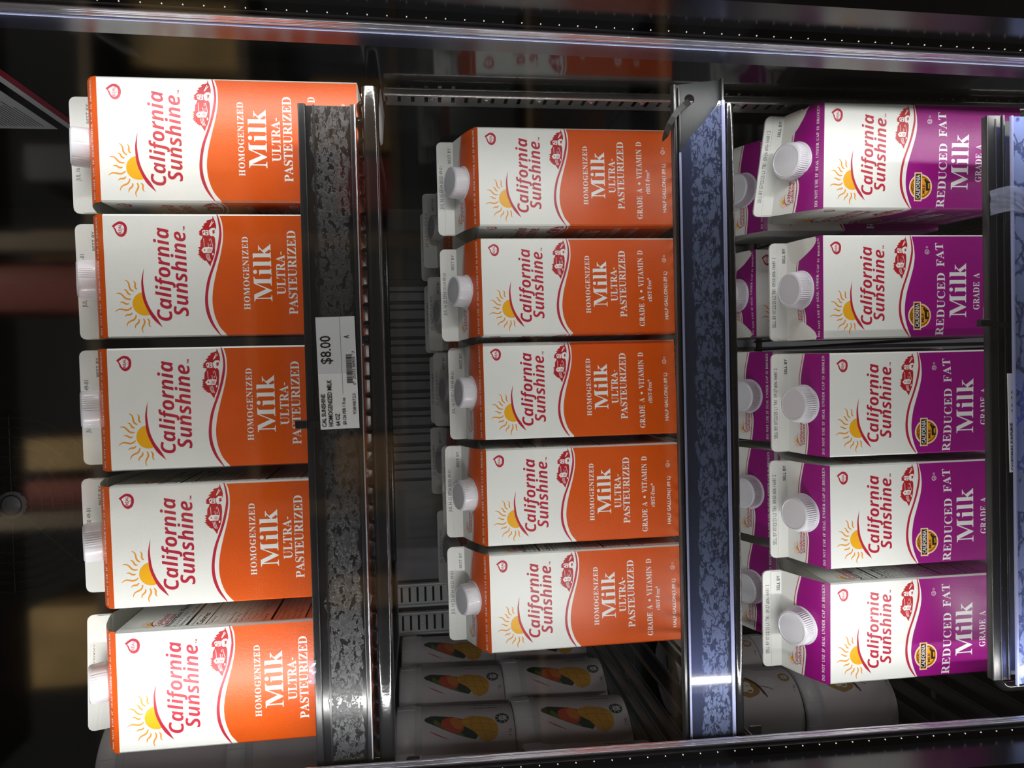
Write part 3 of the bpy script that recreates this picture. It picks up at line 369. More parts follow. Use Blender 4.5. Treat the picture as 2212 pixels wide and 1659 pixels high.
def sun_logo(A, T=lambda p: p, small=False, L=1):
    cx, cy, r = 26.3, -28.4, 9.2
    arc = [(cx + r * math.cos(math.radians(a)), cy + r * math.sin(math.radians(a))) for a in range(-14 + 24, 214, 12)]
    bot = [p for p in catmull(SW_T, 4) if 16.5 < p[0] < 35.3]
    A.poly([T(p) for p in arc + bot[::-1]], 'sun', L)
    for i, (o, c) in enumerate(RAYS):
        dx, dy = c[0] - o[0], c[1] - o[1]; Ln = math.hypot(dx, dy); nx, ny = -dy / Ln, dx / Ln; sg = 1 if i % 1 == 0 else -1
        P = [T((o[0] + dx * t + nx * sg * math.sin(t * 2 * PI) * .09 * Ln, o[1] + dy * t + ny * sg * math.sin(t * 2 * PI) * .09 * Ln)) for t in [k / 8 for k in range(9)]]
        k_ = math.hypot(T((1, 0))[0] - T((0, 0))[0], T((1, 0))[1] - T((0, 0))[1])
        A.line(P, lambda t: k_ * (.12 + 1.15 * math.sin(PI * min(1, t * .62 + .12)) ** 1.3 * (1 if t > .05 else .5)), 'ray', L)
    a = catmull(SW_T, 4); b = catmull(SW_B, 4); A.band([T(p) for p in a], [T(p) for p in b], 'crimson', L + 1)
    for t, x0, x1, ba in (('California', 12.7, 85.5, -48.3), ('Sunshine', 16.2, 82.4, -60.9)):
        V, Tr = text2d(t, 'logo', x0, x1, ba, 11.2); A.put([T(p) for p in V], Tr, 'crimson', L + 1)
    if not small: A.text('TM', 'sans', 83.0, 86.4, -60.6, 1.4, 'crimson', L + 1, bold=.02)
def Fm(cx, cy): return (96.1 - .0575 * cy + .0015 * cx, -52.28 - .0575 * cx + .0019 * cy)
def farm(A):
    R = [(520, 36), (512, 80), (498, 84), (480, 92), (455, 94), (428, 112), (446, 124), (418, 134), (392, 150), (412, 162), (392, 172), (368, 186), (396, 196), (372, 212), (350, 236), (333, 246), (352, 256), (330, 268), (350, 280),
         (332, 292), (360, 304), (386, 308), (376, 340), (356, 372), (354, 452), (330, 460), (318, 462), (332, 472), (346, 490), (322, 500), (344, 515), (326, 528), (344, 542), (314, 560), (348, 570), (334, 582), (362, 590), (354, 606), (384, 612), (376, 628),
         (404, 634), (400, 646), (430, 646), (446, 668), (484, 728), (500, 672), (518, 640), (534, 590), (544, 540), (548, 470), (552, 420), (548, 350), (536, 320), (508, 300), (500, 262), (520, 218), (560, 228), (562, 170), (548, 110), (536, 88)]
    A.poly([Fm(*p) for p in R], 'brick', 1)
    Wp = lambda P: A.poly([Fm(*p) for p in P], 'ink_white', 2)
    Bp = lambda P, l=3: A.poly([Fm(*p) for p in P], 'brick', l)
    Wp([(376, 238), (402, 226), (460, 232), (464, 300), (436, 304), (390, 296)])                  # farmhouse
    Bp([(388, 250), (408, 244), (406, 262), (392, 276)]); Bp([(432, 244), (448, 244), (448, 258), (432, 258)]); Bp([(428, 274), (446, 274), (446, 290), (428, 290)])
    A.line([Fm(420, 228), Fm(426, 304)], .35, 'brick', 3)
    Wp([(366, 500), (400, 462), (470, 458), (520, 470), (500, 540), (424, 538), (398, 542)])        # barn front
    Bp([(400, 490), (418, 490), (418, 508), (400, 508)]); Bp([(446, 478), (500, 478), (498, 530), (442, 528)])
    for P in ([(450, 482), (494, 526)], [(494, 482), (450, 526)], [(450, 482), (494, 482)], [(450, 526), (494, 526)], [(450, 482), (450, 526)], [(494, 482), (494, 526)]): A.line([Fm(*p) for p in P], .4, 'ink_white', 4)
    for P in ([(398, 345), (406, 455)], [(490, 345), (520, 462)], [(455, 405), (462, 455)]): A.line([Fm(*p) for p in P], .35, 'ink_white', 3)
    for x, y in ((470, 352), (470, 370), (480, 420), (480, 438)): Wp([(x, y), (x + 11, y), (x + 11, y + 9), (x, y + 9)])
    Wp([(466, 236), (500, 204), (540, 202), (562, 226), (538, 222), (512, 262), (536, 300), (505, 318), (478, 300)])  # path
    Bp([(512, 236), (544, 234), (546, 246), (534, 256), (552, 268), (534, 272), (518, 292), (516, 262)])
    for P in ([(512, 104), (474, 190)], [(480, 186), (506, 150), (530, 120)]): A.line([Fm(*p) for p in P], .5, 'ink_white', 3)
    for dx in (0, 18, 36): A.line([Fm(428 + dx, 552), Fm(436 + dx, 600), Fm(462 + dx * .8, 650)], .38, 'ink_white', 3)
    Wp([(508, 548), (524, 540), (528, 572), (510, 578)])
RT = [(98, -84.5), (96.5, -84.7), (91.8, -85.6), (84.9, -86.4), (79.1, -86.2), (67.7, -83.9), (57.4, -80.8), (46.6, -76.8), (39.2, -74.9), (28.8, -73.6), (19.5, -74.2), (11.2, -76.9), (5.1, -80.5), (.6, -84.3)]
RB = [(98, -84.7), (96.5, -85.3), (90.6, -87.2), (83.6, -88.1), (77.3, -87.9), (67.6, -86.0), (57.3, -82.8), (46.5, -78.9), (36.2, -76.6), (27.5, -75.9), (19.3, -76.8), (11.0, -79.3), (5.0, -82.4), (.6, -84.9)]
OR = [(98, -86.0), (96.4, -86.6), (89.4, -88.8), (81.9, -89.3), (74.4, -88.8), (64.0, -86.7), (53.8, -83.9), (41.7, -80.9), (32.0, -79.4), (24.4, -79.3), (16.2, -80.6), (7.8, -83.8), (2.0, -88.3), (0, -90.0), (-2, -92)]
PU = [(98, -88), (94.9, -88.6), (88, -90.4), (81.8, -91.4), (74.9, -91.7), (67, -90.6), (59.7, -88.7), (50, -85.8), (41.2, -83.3), (31.0, -81.7), (23, -81.5), (15.4, -82.6), (7, -85.2), (0, -88.4), (-2, -90)]
def yat(P, u):
    for a, b in zip(P, P[1:]):
        if (a[0] - u) * (b[0] - u) <= 0 and a[0] != b[0]: return a[1] + (b[1] - a[1]) * (u - a[0]) / (b[0] - a[0])
    return P[-1][1]
WAVE = {'orange': catmull(OR, 4), 'purple': catmull(PU, 4)}
def front_print(A, kind):
    sh = 0 if kind == 'orange' else -1.8
    a = [(min(95.6, max(.4, x)), y + sh) for x, y in catmull(RT, 4)]; b = [(min(95.6, max(.4, x)), y + sh) for x, y in catmull(RB, 4)]
    A.band(a, b, 'crimson', 1)
    sun_logo(A); farm(A)
    # dairy drop
    dr = [(86.6, -6.6), (88.6, -9.0), (90.2, -12.0), (89.6, -15.2), (87.0, -17.4), (83.6, -17.7), (80.2, -16.6), (78.3, -14.0), (78.9, -11.2), (81.6, -9.2), (84.6, -8.2)]
    dr = catmull(dr + [dr[0]], 3)
    A.poly(dr[:-1], 'crimson', 1); c_ = (84.4, -12.8)
    A.poly([(c_[0] + (x - c_[0]) * .64, c_[1] + (y - c_[1]) * .66 + .3) for x, y in dr[:-1]], 'ink_white', 2)
    A.text('REAL', 'sans', 80.9, 88.0, -13.7, 2.2, 'crimson', 3, bold=.02); A.ring(84.3, -15.2, .8, .25, 'crimson', 3, 12)
    if kind == 'orange':
        A.text('HOMOGENIZED', 'serif', 20.7, 78.2, -108.0, 4.6, sp=.04)
        A.text('Milk', 'serif', 27.0, 72.6, -125.2, 13.9)
        A.text('ULTRA-', 'serif', 32.3, 66.4, -135.8, 6.7)
        A.text('PASTEURIZED', 'serif', 16.4, 83.0, -144.8, 6.7)
        A.text('GRADE A', 'serif', 6.8, 37.0, -163.0, 5.4, sp=.02); A.disc(42.0, -160.4, 1.25, 'ink_white', 2, 12); A.text('VITAMIN D', 'serif', 46.5, 83.3, -163.2, 5.4, sp=.02)
        A.text('rBST-Free*', 'serif', 31.6, 55.6, -171.1, 4.0)
        A.text('HALF GALLON(1.89 L)', 'sans', 13.3, 62, -187.6, 3.4, bold=.02)
        A.ring(73.5, -185.4, 2.2, .4, 'ink_white', 2); A.text('U', 'sans', 72.6, 74.4, -186.5, 2.1, bold=.02); A.text('D', 'sans', 76.9, 78.5, -186.4, 2.0)
    else:
        f = lambda u: -2.3 * (1 - ((u - 44.5) / 43.5) ** 2)
        A.text('REDUCED FAT', 'serif', 1.6, 88.6, -120.4, 7.9, sp=.03, warp=f)
        A.text('Milk', 'serif', 18.2, 69.3, -144.6, 17.2)
        A.text('GRADE A', 'serif', 25.4, 60.0, -158.4, 6.3, sp=.03)
        A.text('VITAMIN A D', 'serif', 12.0, 74.0, -168.0, 5.6)
        A.text('HALF GALLON(1.89 L)', 'sans', 22.5, 74, -188.0, 3.2, bold=.02)
        A.ring(80.3, -104.3, 2.3, .4, 'ink_white', 2); A.text('U', 'sans', 79.3, 81.3, -105.4, 2.2, bold=.02); A.text('D', 'sans', 83.8, 85.6, -105.2, 2.0)
        cx, cy = 20.4, -96.6
        A.disc(cx, cy, 11.6, 'ink_white', 1); A.disc(cx, cy, 10.8, 'amber', 2); A.ring(cx, cy, 9.6, .7, 'ink_black', 3)
        A.rect(7.2, -97.8, 33.6, -90.2, 'ink_white', 3.3); A.rect(7.8, -97.2, 33.0, -90.8, 'amber', 3.6); A.rect(8.7, -96.6, 32.2, -91.4, 'ink_black', 4)
        A.text('CALIFORNIA', 'sans', 9.6, 31.4, -95.9, 3.9, 'ink_white', 5, bold=.01)
        A.text('REAL', 'sans', 16.6, 24.0, -89.8, 1.8, 'ink_black', 4, bold=.02); A.text('MILK', 'sans', 14.2, 23.2, -101.0, 2.6, 'ink_black', 4, bold=.02)
        A.poly([(17.0, -102.0), (24.0, -101.8), (27.2, -99.8), (27.8, -101.2), (26.0, -103.0), (25.2, -106.0), (24.2, -106.0), (23.8, -104.0), (19.0, -104.2), (18.8, -106.2), (17.6, -106.2), (17.0, -104)], 'ink_black', 4)
NUT = [('Nutrition Facts', 4.2, 6, 62, -38.6, .03), ('8 servings per container', 2.0, 6, 40, -43.0, 0), ('Serving size  1 cup (240mL)', 2.2, 6, 60, -47.4, .02), ('Amount per serving', 1.7, 6, 28, -56.2, .01), ('Calories', 4.4, 6, 33, -62.4, .03), ('150', 5.0, 52, 64, -62.4, .03),
       ('Total Fat 8g', 2.0, 6, 23, -70.2, .02), ('Saturated Fat 5g', 2.0, 9, 32, -74.8, 0), ('Trans Fat 0g', 2.0, 9, 27, -79.4, 0), ('Cholesterol 35mg', 2.0, 6, 31, -84.0, .02), ('Sodium 125mg', 2.0, 6, 26, -88.6, .02), ('Total Carbohydrate 12g', 2.0, 6, 38, -93.2, .02), ('Dietary Fiber 0g', 2.0, 9, 30, -97.8, 0),
       ('Total Sugars 12g', 2.0, 9, 32, -102.4, 0), ('Includes 0g Added Sugars', 2.0, 12, 44, -107.0, 0), ('Protein 8g', 2.0, 6, 21, -111.6, .02), ('Vitamin D 2.5mcg', 2.0, 6, 30, -120.6, 0), ('Calcium 300mg', 2.0, 6, 27, -125.2, 0), ('Iron 0mg', 2.0, 6, 19, -129.8, 0), ('Potassium 380mg', 2.0, 6, 30, -134.4, 0), ('Vitamin A 90mcg', 2.0, 6, 29, -139.0, 0),
       ('The % Daily Value tells you how much a nutrient in', 1.6, 6, 64, -145.6, 0), ('a serving of food contributes to a daily diet. 2,000', 1.6, 6, 64, -148.6, 0), ('calories a day is used for general nutrition advice.', 1.6, 6, 60, -151.6, 0), ('INGREDIENTS: MILK, VITAMIN D3.', 2.0, 4, 56, -158, .01)]
def side_print(A, L=1):
    k = .40; sun_logo(A, lambda p: (4 + (p[0] - 3) * k, -13 + (p[1] + 6) * k), True, L)
    for y in (-34.0, -152.9): A.rect(4, y - .35, 66, y, 'ink_black', L)
    A.rect(4, -152.9, 4.35, -34, 'ink_black', L); A.rect(65.6, -152.9, 66, -34, 'ink_black', L)
    for y, h in ((-40.4, .25), (-50.0, 2.2), (-65.0, 1.0), (-115.6, 2.0), (-142.6, 1.2)): A.rect(6, y - h, 64, y, 'ink_black', L)
    for i in range(10): A.rect(6, -67.4 - 4.6 * i - .2, 64, -67.4 - 4.6 * i, 'ink_black', L)
    for i in range(4): A.rect(6, -122.6 - 4.6 * i - .2, 64, -122.6 - 4.6 * i, 'ink_black', L)
    for t, h, x0, x1, y, b in NUT: A.text(t, 'sans', x0, x1, y, h, 'ink_black', L, bold=b)
    rn = random.Random(3); x = 70
    while x < 90: wd = rn.choice((.4, .8, 1.2)); A.rect(x, -192, x + wd, -160, 'ink_black', L); x += wd + rn.choice((.4, .8))

# ------------------------------------------------------------------ the gable-top carton
H0, W0 = 197.0, 96.0
def carton(kind, X, Y, Z, yaw, label, group, rise=22, finh=18.5, neckL=None, neckR=None, lean=0, dent=0, full=True, side=True, left=True, date='', spin=0, slip=0, sag=0, capoff=0, bulge=2.4):
    """X, Y: middle of the carton's front face; Z: its base"""
    a = yaw; h = W0 / 2
    cx = X - math.sin(a) * h * .001 * -1 * -1; cx = X - math.sin(a) * .048; cyy = Y + math.cos(a) * .048
    t = thing('milk_carton', label, 'milk carton', (cx, cyy, Z), a, group)
    mm = .001; K = 1.3                         # K: chamfer of the upright corners
    col = kind
    body = MB()
    wv = WAVE[kind]
    P3 = lambda x, y, z: (x * mm, y * mm, z * mm)
    fr = lambda u, v, l=0: P3(u - h, -h - l * .035, H0 + v)
    lf = lambda u, v, l=0: P3(-h - l * .035, h - u, H0 + v)
    rg = lambda u, v, l=0: P3(h + l * .035, -h + u, H0 + v)
    crv = [p for p in wv if K < p[0] < W0 - K]; crv = [(W0 - K, yat(wv, W0 - K))] + crv + [(K, yat(wv, K))]      # right to left
    for fn, printed in ((fr, 1), (lf, 1)):
        top = [(K, 0), (W0 - K, 0)] + crv; bot = [(W0 - K, -H0 + .5), (K, -H0 + .5)][::-1]
        n = len(top); tt = tessellate_polygon([[Vector((x, y, 0)) for x, y in top]]); body.add([fn(x, y) for x, y in top], tt, 'paper')
        lo = crv + bot; tt = tessellate_polygon([[Vector((x, y, 0)) for x, y in lo]]); body.add([fn(x, y) for x, y in lo], tt, col)
    body.add([rg(K, 0), rg(W0 - K, 0), rg(W0 - K, -H0 + .5), rg(K, -H0 + .5)], [(0, 1, 2, 3)], 'paper')
    body.add([P3(h - K, h, H0), P3(-h + K, h, H0), P3(-h + K, h, .5), P3(h - K, h, .5)], [(0, 1, 2, 3)], col)
    # corner chamfers: front-left carries the print round, the others stay paper
    def corner(xa, ya, xb, yb, split, cm):
        zs = [H0, H0 + split, .5]
        body.add([P3(xa, ya, zs[0]), P3(xb, yb, zs[0]), P3(xb, yb, zs[1]), P3(xa, ya, zs[1])], [(0, 1, 2, 3)], 'paper', False)
        body.add([P3(xa, ya, zs[1]), P3(xb, yb, zs[1]), P3(xb, yb, zs[2]), P3(xa, ya, zs[2])], [(0, 1, 2, 3)], cm, False)
    corner(-h, -h + K, -h + K, -h, yat(wv, 1), col); corner(h - K, -h, h, -h + K, yat(wv, 95), 'paper'); corner(h, h - K, h - K, h, -100, 'paper'); corner(-h + K, h, -h, h - K, -100, 'paper')
    ring = [(-h + K, -h), (h - K, -h), (h, -h + K), (h, h - K), (h - K, h), (-h + K, h), (-h, h - K), (-h, -h + K)]
    inn = [(x * .975, y * .975) for x, y in ring]
    body.add([P3(x, y, .5) for x, y in ring] + [P3(x, y, 0) for x, y in inn], [(i, (i + 1) % 8, 8 + (i + 1) % 8, 8 + i) for i in range(8)] + [tuple(range(8, 16))], 'paper')
    body.add([P3(-h + 1, -h + 1, H0 - 9), P3(h - 1, -h + 1, H0 - 9), P3(h - 1, h - 1, H0 - 9), P3(-h + 1, h - 1, H0 - 9)], [(0, 1, 2, 3)], 'paper_fold')
    if full: front_print(Art(body, fr), kind)
    if left: 
        A = Art(body, lf); front_print(A, kind)
    if side: side_print(Art(body, rg))
    body.build('carton_body', t)
    # ---- gable: bilinear slope from the shoulder to the neck of the seal
    nL = rise if neckL is None else neckL; nR = rise if neckR is None else neckR
    g = MB()
    def neck(u): return nL + (nR - nL) * u / W0
    def Gs(sgn):
        def f(u, s, l=0):
            uu = u / W0; x = u - h; y = sgn * (h + (-1.6 + lean - h) * s) if sgn < 0 else h + (1.6 + lean * 0 - h) * s
            if sgn < 0: y = -h + (h - 1.6 + lean) * s
            z = H0 + neck(u) * s
            bul = math.sin(PI * s ** .62) * (bulge - dent * abs(2 * uu - 1) ** 1.6 * (1 - abs(2 * uu - 1) ** 6))
            ln = math.hypot(h, neck(u)); ny, nz = sgn * neck(u) / ln, h / ln
            return P3(x, y + ny * (bul + l * .05) , z + nz * (bul + l * .05))
        return f
    gf, gb = Gs(-1), Gs(1)
    bd = catmull([(0, .50), (12, .47), (26, .46), (40, .56), (54, .64), (70, .66), (82, .62), (90, .58), (96, .55)], 3) if 1 else None
    us = [p[0] for p in bd]; ns = 6
    for fn, flip in ((gf, 0), (gb, 1)):
        V = []; 
        for k in range(2 * ns + 1):
            for u, b_ in bd:
                s = b_ * k / ns if k <= ns else b_ + (1 - b_) * (k - ns) / ns
                V.append(fn(u, s))
        N = len(bd)
        for k in range(2 * ns):
            fs = [(k * N + i, k * N + i + 1, (k + 1) * N + i + 1, (k + 1) * N + i) for i in range(N - 1)]
            g.add([V[q] for q in range(k * N, (k + 2) * N)], [tuple(q - k * N for q in f) for f in fs], col if k < ns else 'paper', True)
    L51 = 51.0
    class Sl(Art): pass
    A = Art(g, lambda u, v, l: gf(u, v / L51, l))      # v in mm up the slope
    f2 = lambda off: [(u, (b_ + off) * L51) for u, b_ in bd]
    A.band(f2(.035), f2(.052), 'crimson', 1)
    if kind == 'orange': A.band(f2(0), f2(.012), 'crimson', 1)
    V, T = text2d('DO NOT USE IF SEAL UNDER CAP IS BROKEN', 'serif', 2.2, 94, 4.6, 2.5, sp=.03)
    A.put(V, T, 'ink_white', 2)
    k = .30; A2 = Art(g, lambda u, v, l: gf(u, v / L51, l)); sun_logo(A2, lambda p: (5 + (p[0] - 3) * k, 44.5 + (p[1] + 6) * k), True, 1)
    B = Art(g, lambda u, v, l: gb(96 - u, v / L51, l))
    if kind == 'purple':
        B.text('REDUCED FAT', 'serif', 14, 82, 15.5, 5.2, sp=.02); B.text('Milk', 'serif', 30, 66, 4.0, 9.0)
    # folded-in ends
    for sx, nk in ((-1, nL), (1, nR)):
        u = 0 if sx < 0 else W0
        e0 = [Vector(gf(u, s)) for s in [q / 6 for q in range(7)]]; e1 = [Vector(gb(u, s)) for s in [q / 6 for q in range(7)]]
        Bf, Bb = Vector(P3(sx * h, -h, H0)), Vector(P3(sx * h, h, H0)); I = Vector(P3(sx * (h - 36), 0, H0 + neck(W0 / 2) * .93))
        bow = Vector(P3(sx * (h + .3), 0, H0 + 1.0))
        g.add([Bf, bow, I], [(0, 1, 2)], 'paper_fold', True); g.add([bow, Bb, I], [(0, 1, 2)], 'paper_fold', True)
        g.add(e0 + [I], [(i, i + 1, 7) for i in range(6)], 'paper_fold', True); g.add(e1 + [I], [(i, i + 1, 7) for i in range(6)], 'paper_fold', True)
    if left:
        I0 = Vector(P3(-h + 36, 0, H0 + neck(48) * .93)); n_ = (Vector(P3(-h, h, H0)) - I0).cross(Vector(P3(-h, -h, H0)) - I0).normalized()
        n_ = n_ if n_.x < 0 else -n_
    g.build('gable_top', t)
    # ---- seal fin
    fin = MB(); r = 5
    def fz(u, q): # q 0..1 up the fin
        return neck(u) + finh * q
    ledge = .56
    def prism(pts, y0, y1, m):   # pts in (u, q)
        n = len(pts); V = []
        for yy in (y0, y1):
            for u, q in pts: V.append(P3(u - h, yy + lean + sag * q * (1 - u / W0), H0 + fz(u, q)))
        ft = [tuple(x) for x in tessellate_polygon([[Vector((u, q * finh, 0)) for u, q in pts]])]
        fin.add(V, [(i, (i + 1) % n, n + (i + 1) % n, n + i) for i in range(n)], m)
        fin.add(V[:n], ft, m); fin.add(V[n:], ft, m)
    rr = r / finh
    topb = [(0.0, 0), (W0, 0), (W0, 1 - rr)] + [(W0 - r + r * math.cos(math.radians(t_)), 1 - rr + rr * math.sin(math.radians(t_))) for t_ in (30, 60, 90)] + [(r + r * math.cos(math.radians(t_)), 1 - rr + rr * math.sin(math.radians(t_))) for t_ in (90, 120, 150, 180)]
    prism(topb, -1.1, 1.1, 'paper'); prism([(.8, -.10), (W0 - .8, -.10), (W0 - .8, ledge), (.8, ledge)], -1.7, 1.7, 'paper')
    FA = Art(fin, lambda u, v, l: P3(u - h, (-1.75 if v < ledge * finh else -1.12) - l * .04 + lean + sag * (v / finh) * (1 - u / W0), H0 + fz(u, 0) + v))
    if kind == 'orange':
        FA.text('BEST BY', 'sans', 74, 90, finh * .16, 2.7, 'ink_black', 1); 
        FA.text(date or 'JUL 16 25 EP34 00:50 49-01', 'sans', 27, 71, finh * .66, 3.4, 'ink_grey', 1)
    else:
        FA.text('SELL BY', 'sans', 76, 91, finh * .10, 2.9, 'ink_black', 1, bold=.015)
        FA.text(date or 'SELL BY 07/22/25 L1 T81  09:27 #06-16681 2', 'sans', 13, 82, finh * .66, 3.6, 'ink_grey', 1)
    fin.build('top_seal', t)
    # ---- screw cap standing square on the slope
    cap = MB(); R = 15.6 if kind == 'orange' else 17.0; hc = 15.0 if kind == 'orange' else 14.5; s0 = (30.5 if kind == 'orange' else 29.5) / L51
    nz = Vector((0, -neck(48 + capoff), h)).normalized(); base = Vector(gf(48 + capoff, s0)) * 1000 + nz * -.6
    yx = Vector((1, 0, 0)); zy = nz.cross(yx)
    M = Matrix(((yx.x, zy.x, nz.x), (yx.y, zy.y, nz.y), (yx.z, zy.z, nz.z)))
    n = 108; prof = [(R * .93, 0), (R * 1.0, 2.2), (R, 2.6), (R * .985, hc - 2.6), (R * .95, hc - 1.1), (R * .88, hc - .25), (R * .83, hc), (R * .80, hc - .5), (0, hc - .5)]
    vs = []; rings = []
    for i, (q, z) in enumerate(prof):
        if q == 0: rings.append([len(vs)]); vs.append(Vector((0, 0, z))); continue
        rings.append(list(range(len(vs), len(vs) + n)))
        for k_ in range(n):
            ang = 2 * PI * k_ / n; rb = 0
            if i in (2, 3):
                on = True if kind == 'purple' else (math.degrees(ang) % 90 < 48)
                if on and k_ % 2: rb = -.6 if kind == 'orange' else -.8
            vs.append(Vector(((q + rb) * math.cos(ang), (q + rb) * math.sin(ang), z)))
    fs = []
    for a_, b_ in zip(rings, rings[1:]):
        for k_ in range(n):
            k2 = (k_ + 1) % n
            fs.append((a_[k_], a_[k2], b_[0]) if len(b_) == 1 else (a_[k_], a_[k2], b_[k2], b_[k_]))
    cap.add([(M @ v + base) * mm for v in vs], fs, 'cap', True)
    cb = MB(); cb.lathe([(R + 1.6, 0), (R + 1.6, .9), (R + .3, 1.4), (R - 2, 1.4)], 'cap', 40, M=M, c=base); cb.v = [tuple(Vector(v) * mm) for v in cb.v]
    co = cap.build('screw_cap', t); smooth_by_angle(co, 40); cb.build('cap_collar', co)
    return t

D = math.radians
Z1, Z2, Z3 = .0455, -.2575, -.568
GT, GM, GB = 'orange milk cartons on the top shelf', 'orange milk cartons on the middle shelf', 'purple milk cartons on the bottom shelf'
o_ = 'orange'; p_ = 'purple'
carton(o_, .1857, .5914, Z1, D(-1.1), 'orange and white milk carton at the right end of the top shelf', GT, bulge=5.2, finh=19, side=False)
carton(o_, .0806, .5945, Z1, D(-1.9), 'orange and white milk carton, second from the right on the top shelf', GT, bulge=5.2, finh=19, side=False)
carton(o_, -.0238, .5938, Z1 + .0002, D(-.9), 'orange and white milk carton in the middle of the top shelf, behind the price tag', GT, bulge=5.2, finh=19, left=False)
carton(o_, -.1309, .5899, Z1 + .0002, D(-1.3), 'orange and white milk carton, second from the left on the top shelf', GT, bulge=5.2, finh=19, left=False)
carton(o_, -.2448, .5906, Z1, D(-.2), 'orange and white milk carton at the left end of the top shelf, nutrition panel showing', GT, bulge=5.2, finh=19, left=False, sag=-6)
carton(o_, .1889, .6982, Z2 + .001, D(1.1), 'orange and white milk carton at the right end of the middle shelf', GM, finh=17, side=False)
carton(o_, .0821, .7025, Z2, D(3.5), 'orange milk carton, second from the right in front on the middle shelf', GM, finh=17, side=False)
carton(o_, -.0205, .708, Z2, D(3.3), 'orange milk carton in the middle of the front row on the middle shelf', GM, rise=16, finh=17, left=False, date='JUL 16 25 EP34 00:49 49-01')
carton(o_, -.1261, .705, Z2, D(-.2), 'orange milk carton, second from the left in front on the middle shelf', GM, finh=17, left=False)
carton(o_, -.2286, .6959, Z2, D(2.1), 'orange milk carton at the left end of the middle shelf, beside the mango tubs', GM, finh=17.5, left=False)
carton(p_, .1894, .6196, Z3 + .001, D(-3.2), 'purple milk carton with a slanting top seal, right end of the bottom shelf', GB, neckL=27, neckR=14, side=False, date='SELL BY 07/22/25 L1 T81  09:56 #06-16681 2')
carton(p_, .0696, .6252, Z3 + .0003, D(-.9), 'purple milk carton with a sunken top, second from right, front of bottom shelf', GB, rise=11, finh=17.5, dent=5, side=False, date='SELL BY 07/22/25 L2 T81  09:50 #06-16681 2')
carton(p_, -.0397, .6183, Z3, D(-1.3), 'purple milk carton in the middle of the front row, bottom shelf', GB, rise=15, finh=17.5, left=False)
carton(p_, -.1436, .6199, Z3, D(-.4), 'purple milk carton, second from the left in front on the bottom shelf', GB, rise=17, finh=18, left=False, date='SELL BY 07/22/25 L2 T81  09:50 #06-16681 2')
carton(p_, -.2533, .6229, Z3, D(-1.5), 'purple and white milk carton at the left end of the bottom shelf', GB, rise=24, finh=19, left=False)
# cartons standing behind the front ones
GBK, GMK = 'purple milk cartons in the second row of the bottom shelf', 'milk cartons at the back of the middle shelf'
bk = dict(side=False, left=False)
carton(p_, .189, .722, Z3 + .004, D(-1.5), 'rear purple milk carton half hidden behind the rightmost carton of the bottom shelf', GBK, rise=22, **bk)
carton(p_, .078, .752, Z3 + .004, D(-1), 'rear purple milk carton with crumpled top, behind the sunken-topped one', GBK, rise=13, dent=6, **bk)
carton(p_, -.035, .722, Z3 + .002, D(-1), 'rear purple milk carton straight behind the middle carton of the bottom shelf', GBK, rise=22, **bk)
carton(p_, -.140, .722, Z3 + .002, D(-.5), 'rear purple milk carton behind the second carton from the left of the bottom shelf', GBK, rise=22, **bk)
carton(p_, -.245, .722, Z3 + .002, D(-1), 'rear purple milk carton behind the leftmost carton of the bottom shelf', GBK, rise=22, **bk)
for (x, yf, zt, lb) in ((.183, .942, -.006, 'rear milk carton behind the rightmost of the middle shelf, nearer of its pair'), (.1785, 1.038, -.003, 'rearmost milk carton behind the rightmost carton of the middle shelf'),
                        (.0755, .942, -.010, 'rear milk carton behind second front carton from right, middle shelf, nearer of its pair'), (.0755, 1.038, -.006, 'rearmost milk carton behind the second carton from the right of the middle shelf'),
                        (-.023, .942, -.0145, 'rear milk carton behind the centre front carton, middle shelf, nearer of its pair'), (-.0255, 1.040, -.011, 'rearmost milk carton behind the middle carton of the middle shelf'),
                        (-.136, .852, -.0202, 'rear milk carton tight behind the second carton from the left of the middle shelf'), (-.128, 1.040, -.0095, 'rearmost milk carton behind the second carton from the left of the middle shelf'),
                        (-.2295, .942, -.0145, 'rear milk carton behind the leftmost carton of the middle shelf')):
    carton(o_, x, yf - .048, zt - .0355 - .197, 0, lb, GMK, rise=18, finh=17.5, full=False, **bk)

# ------------------------------------------------------------------ wire shelves
def deckz(z, y): return z if y < .81 else z + (y - .81) * .045
def wire_shelf(label, z, x0, x1, yf=.556, rt_=None, rb=None, wf=None):
    t = thing('wire_shelf', label, 'shelf', (0, 0, 0)); f = MB()
    rt_ = rt_ or z - .0055; rb = rb or rt_ - .0115
    f.rbox((x0, yf, rb), (x1, yf + .018, rt_), .0035, 'black_metal')
    if not wf: f.rbox((x0, yf + .015, rb + .001), (x1, yf + .046, rb + .0045), .001, 'black_metal')
    f.rbox((x0, 1.140, z + .002), (x1, 1.150, z + .010), .002, 'black_metal')
    for x in ((x0 + .003, x1 - .003) if not wf else (x0 + .003,)): f.tube([(x, yf + .01, z - .0085), (x, .81, z - .0085), (x, 1.145, z + .006)], .004, 'black_metal', 8)
    f.build('front_rail', t)
    wv_ = MB(); x = x0 + .008
    while x < x1 - .004:
        wv_.tube(([(x, wf, z - .0021)] if wf else [(x, yf + .0035, z - .0060), (x, yf + .0045, z - .0040), (x, yf + .008, z - .0028), (x, yf + .014, z - .0021)]) + [(x, .81, z - .0021), (x, 1.146, deckz(z, 1.146) - .0021)], .002, 'black_wire', 6); x += .0139
    wv_.build('wire_deck', t)
    return t
s1 = wire_shelf('black wire shelf under the top row of orange cartons', Z1, -.303, .2175)
s2 = wire_shelf('black wire shelf under the middle row of orange cartons', Z2, -.318, .2110, rt_=-.2484, rb=-.2556, wf=.580)
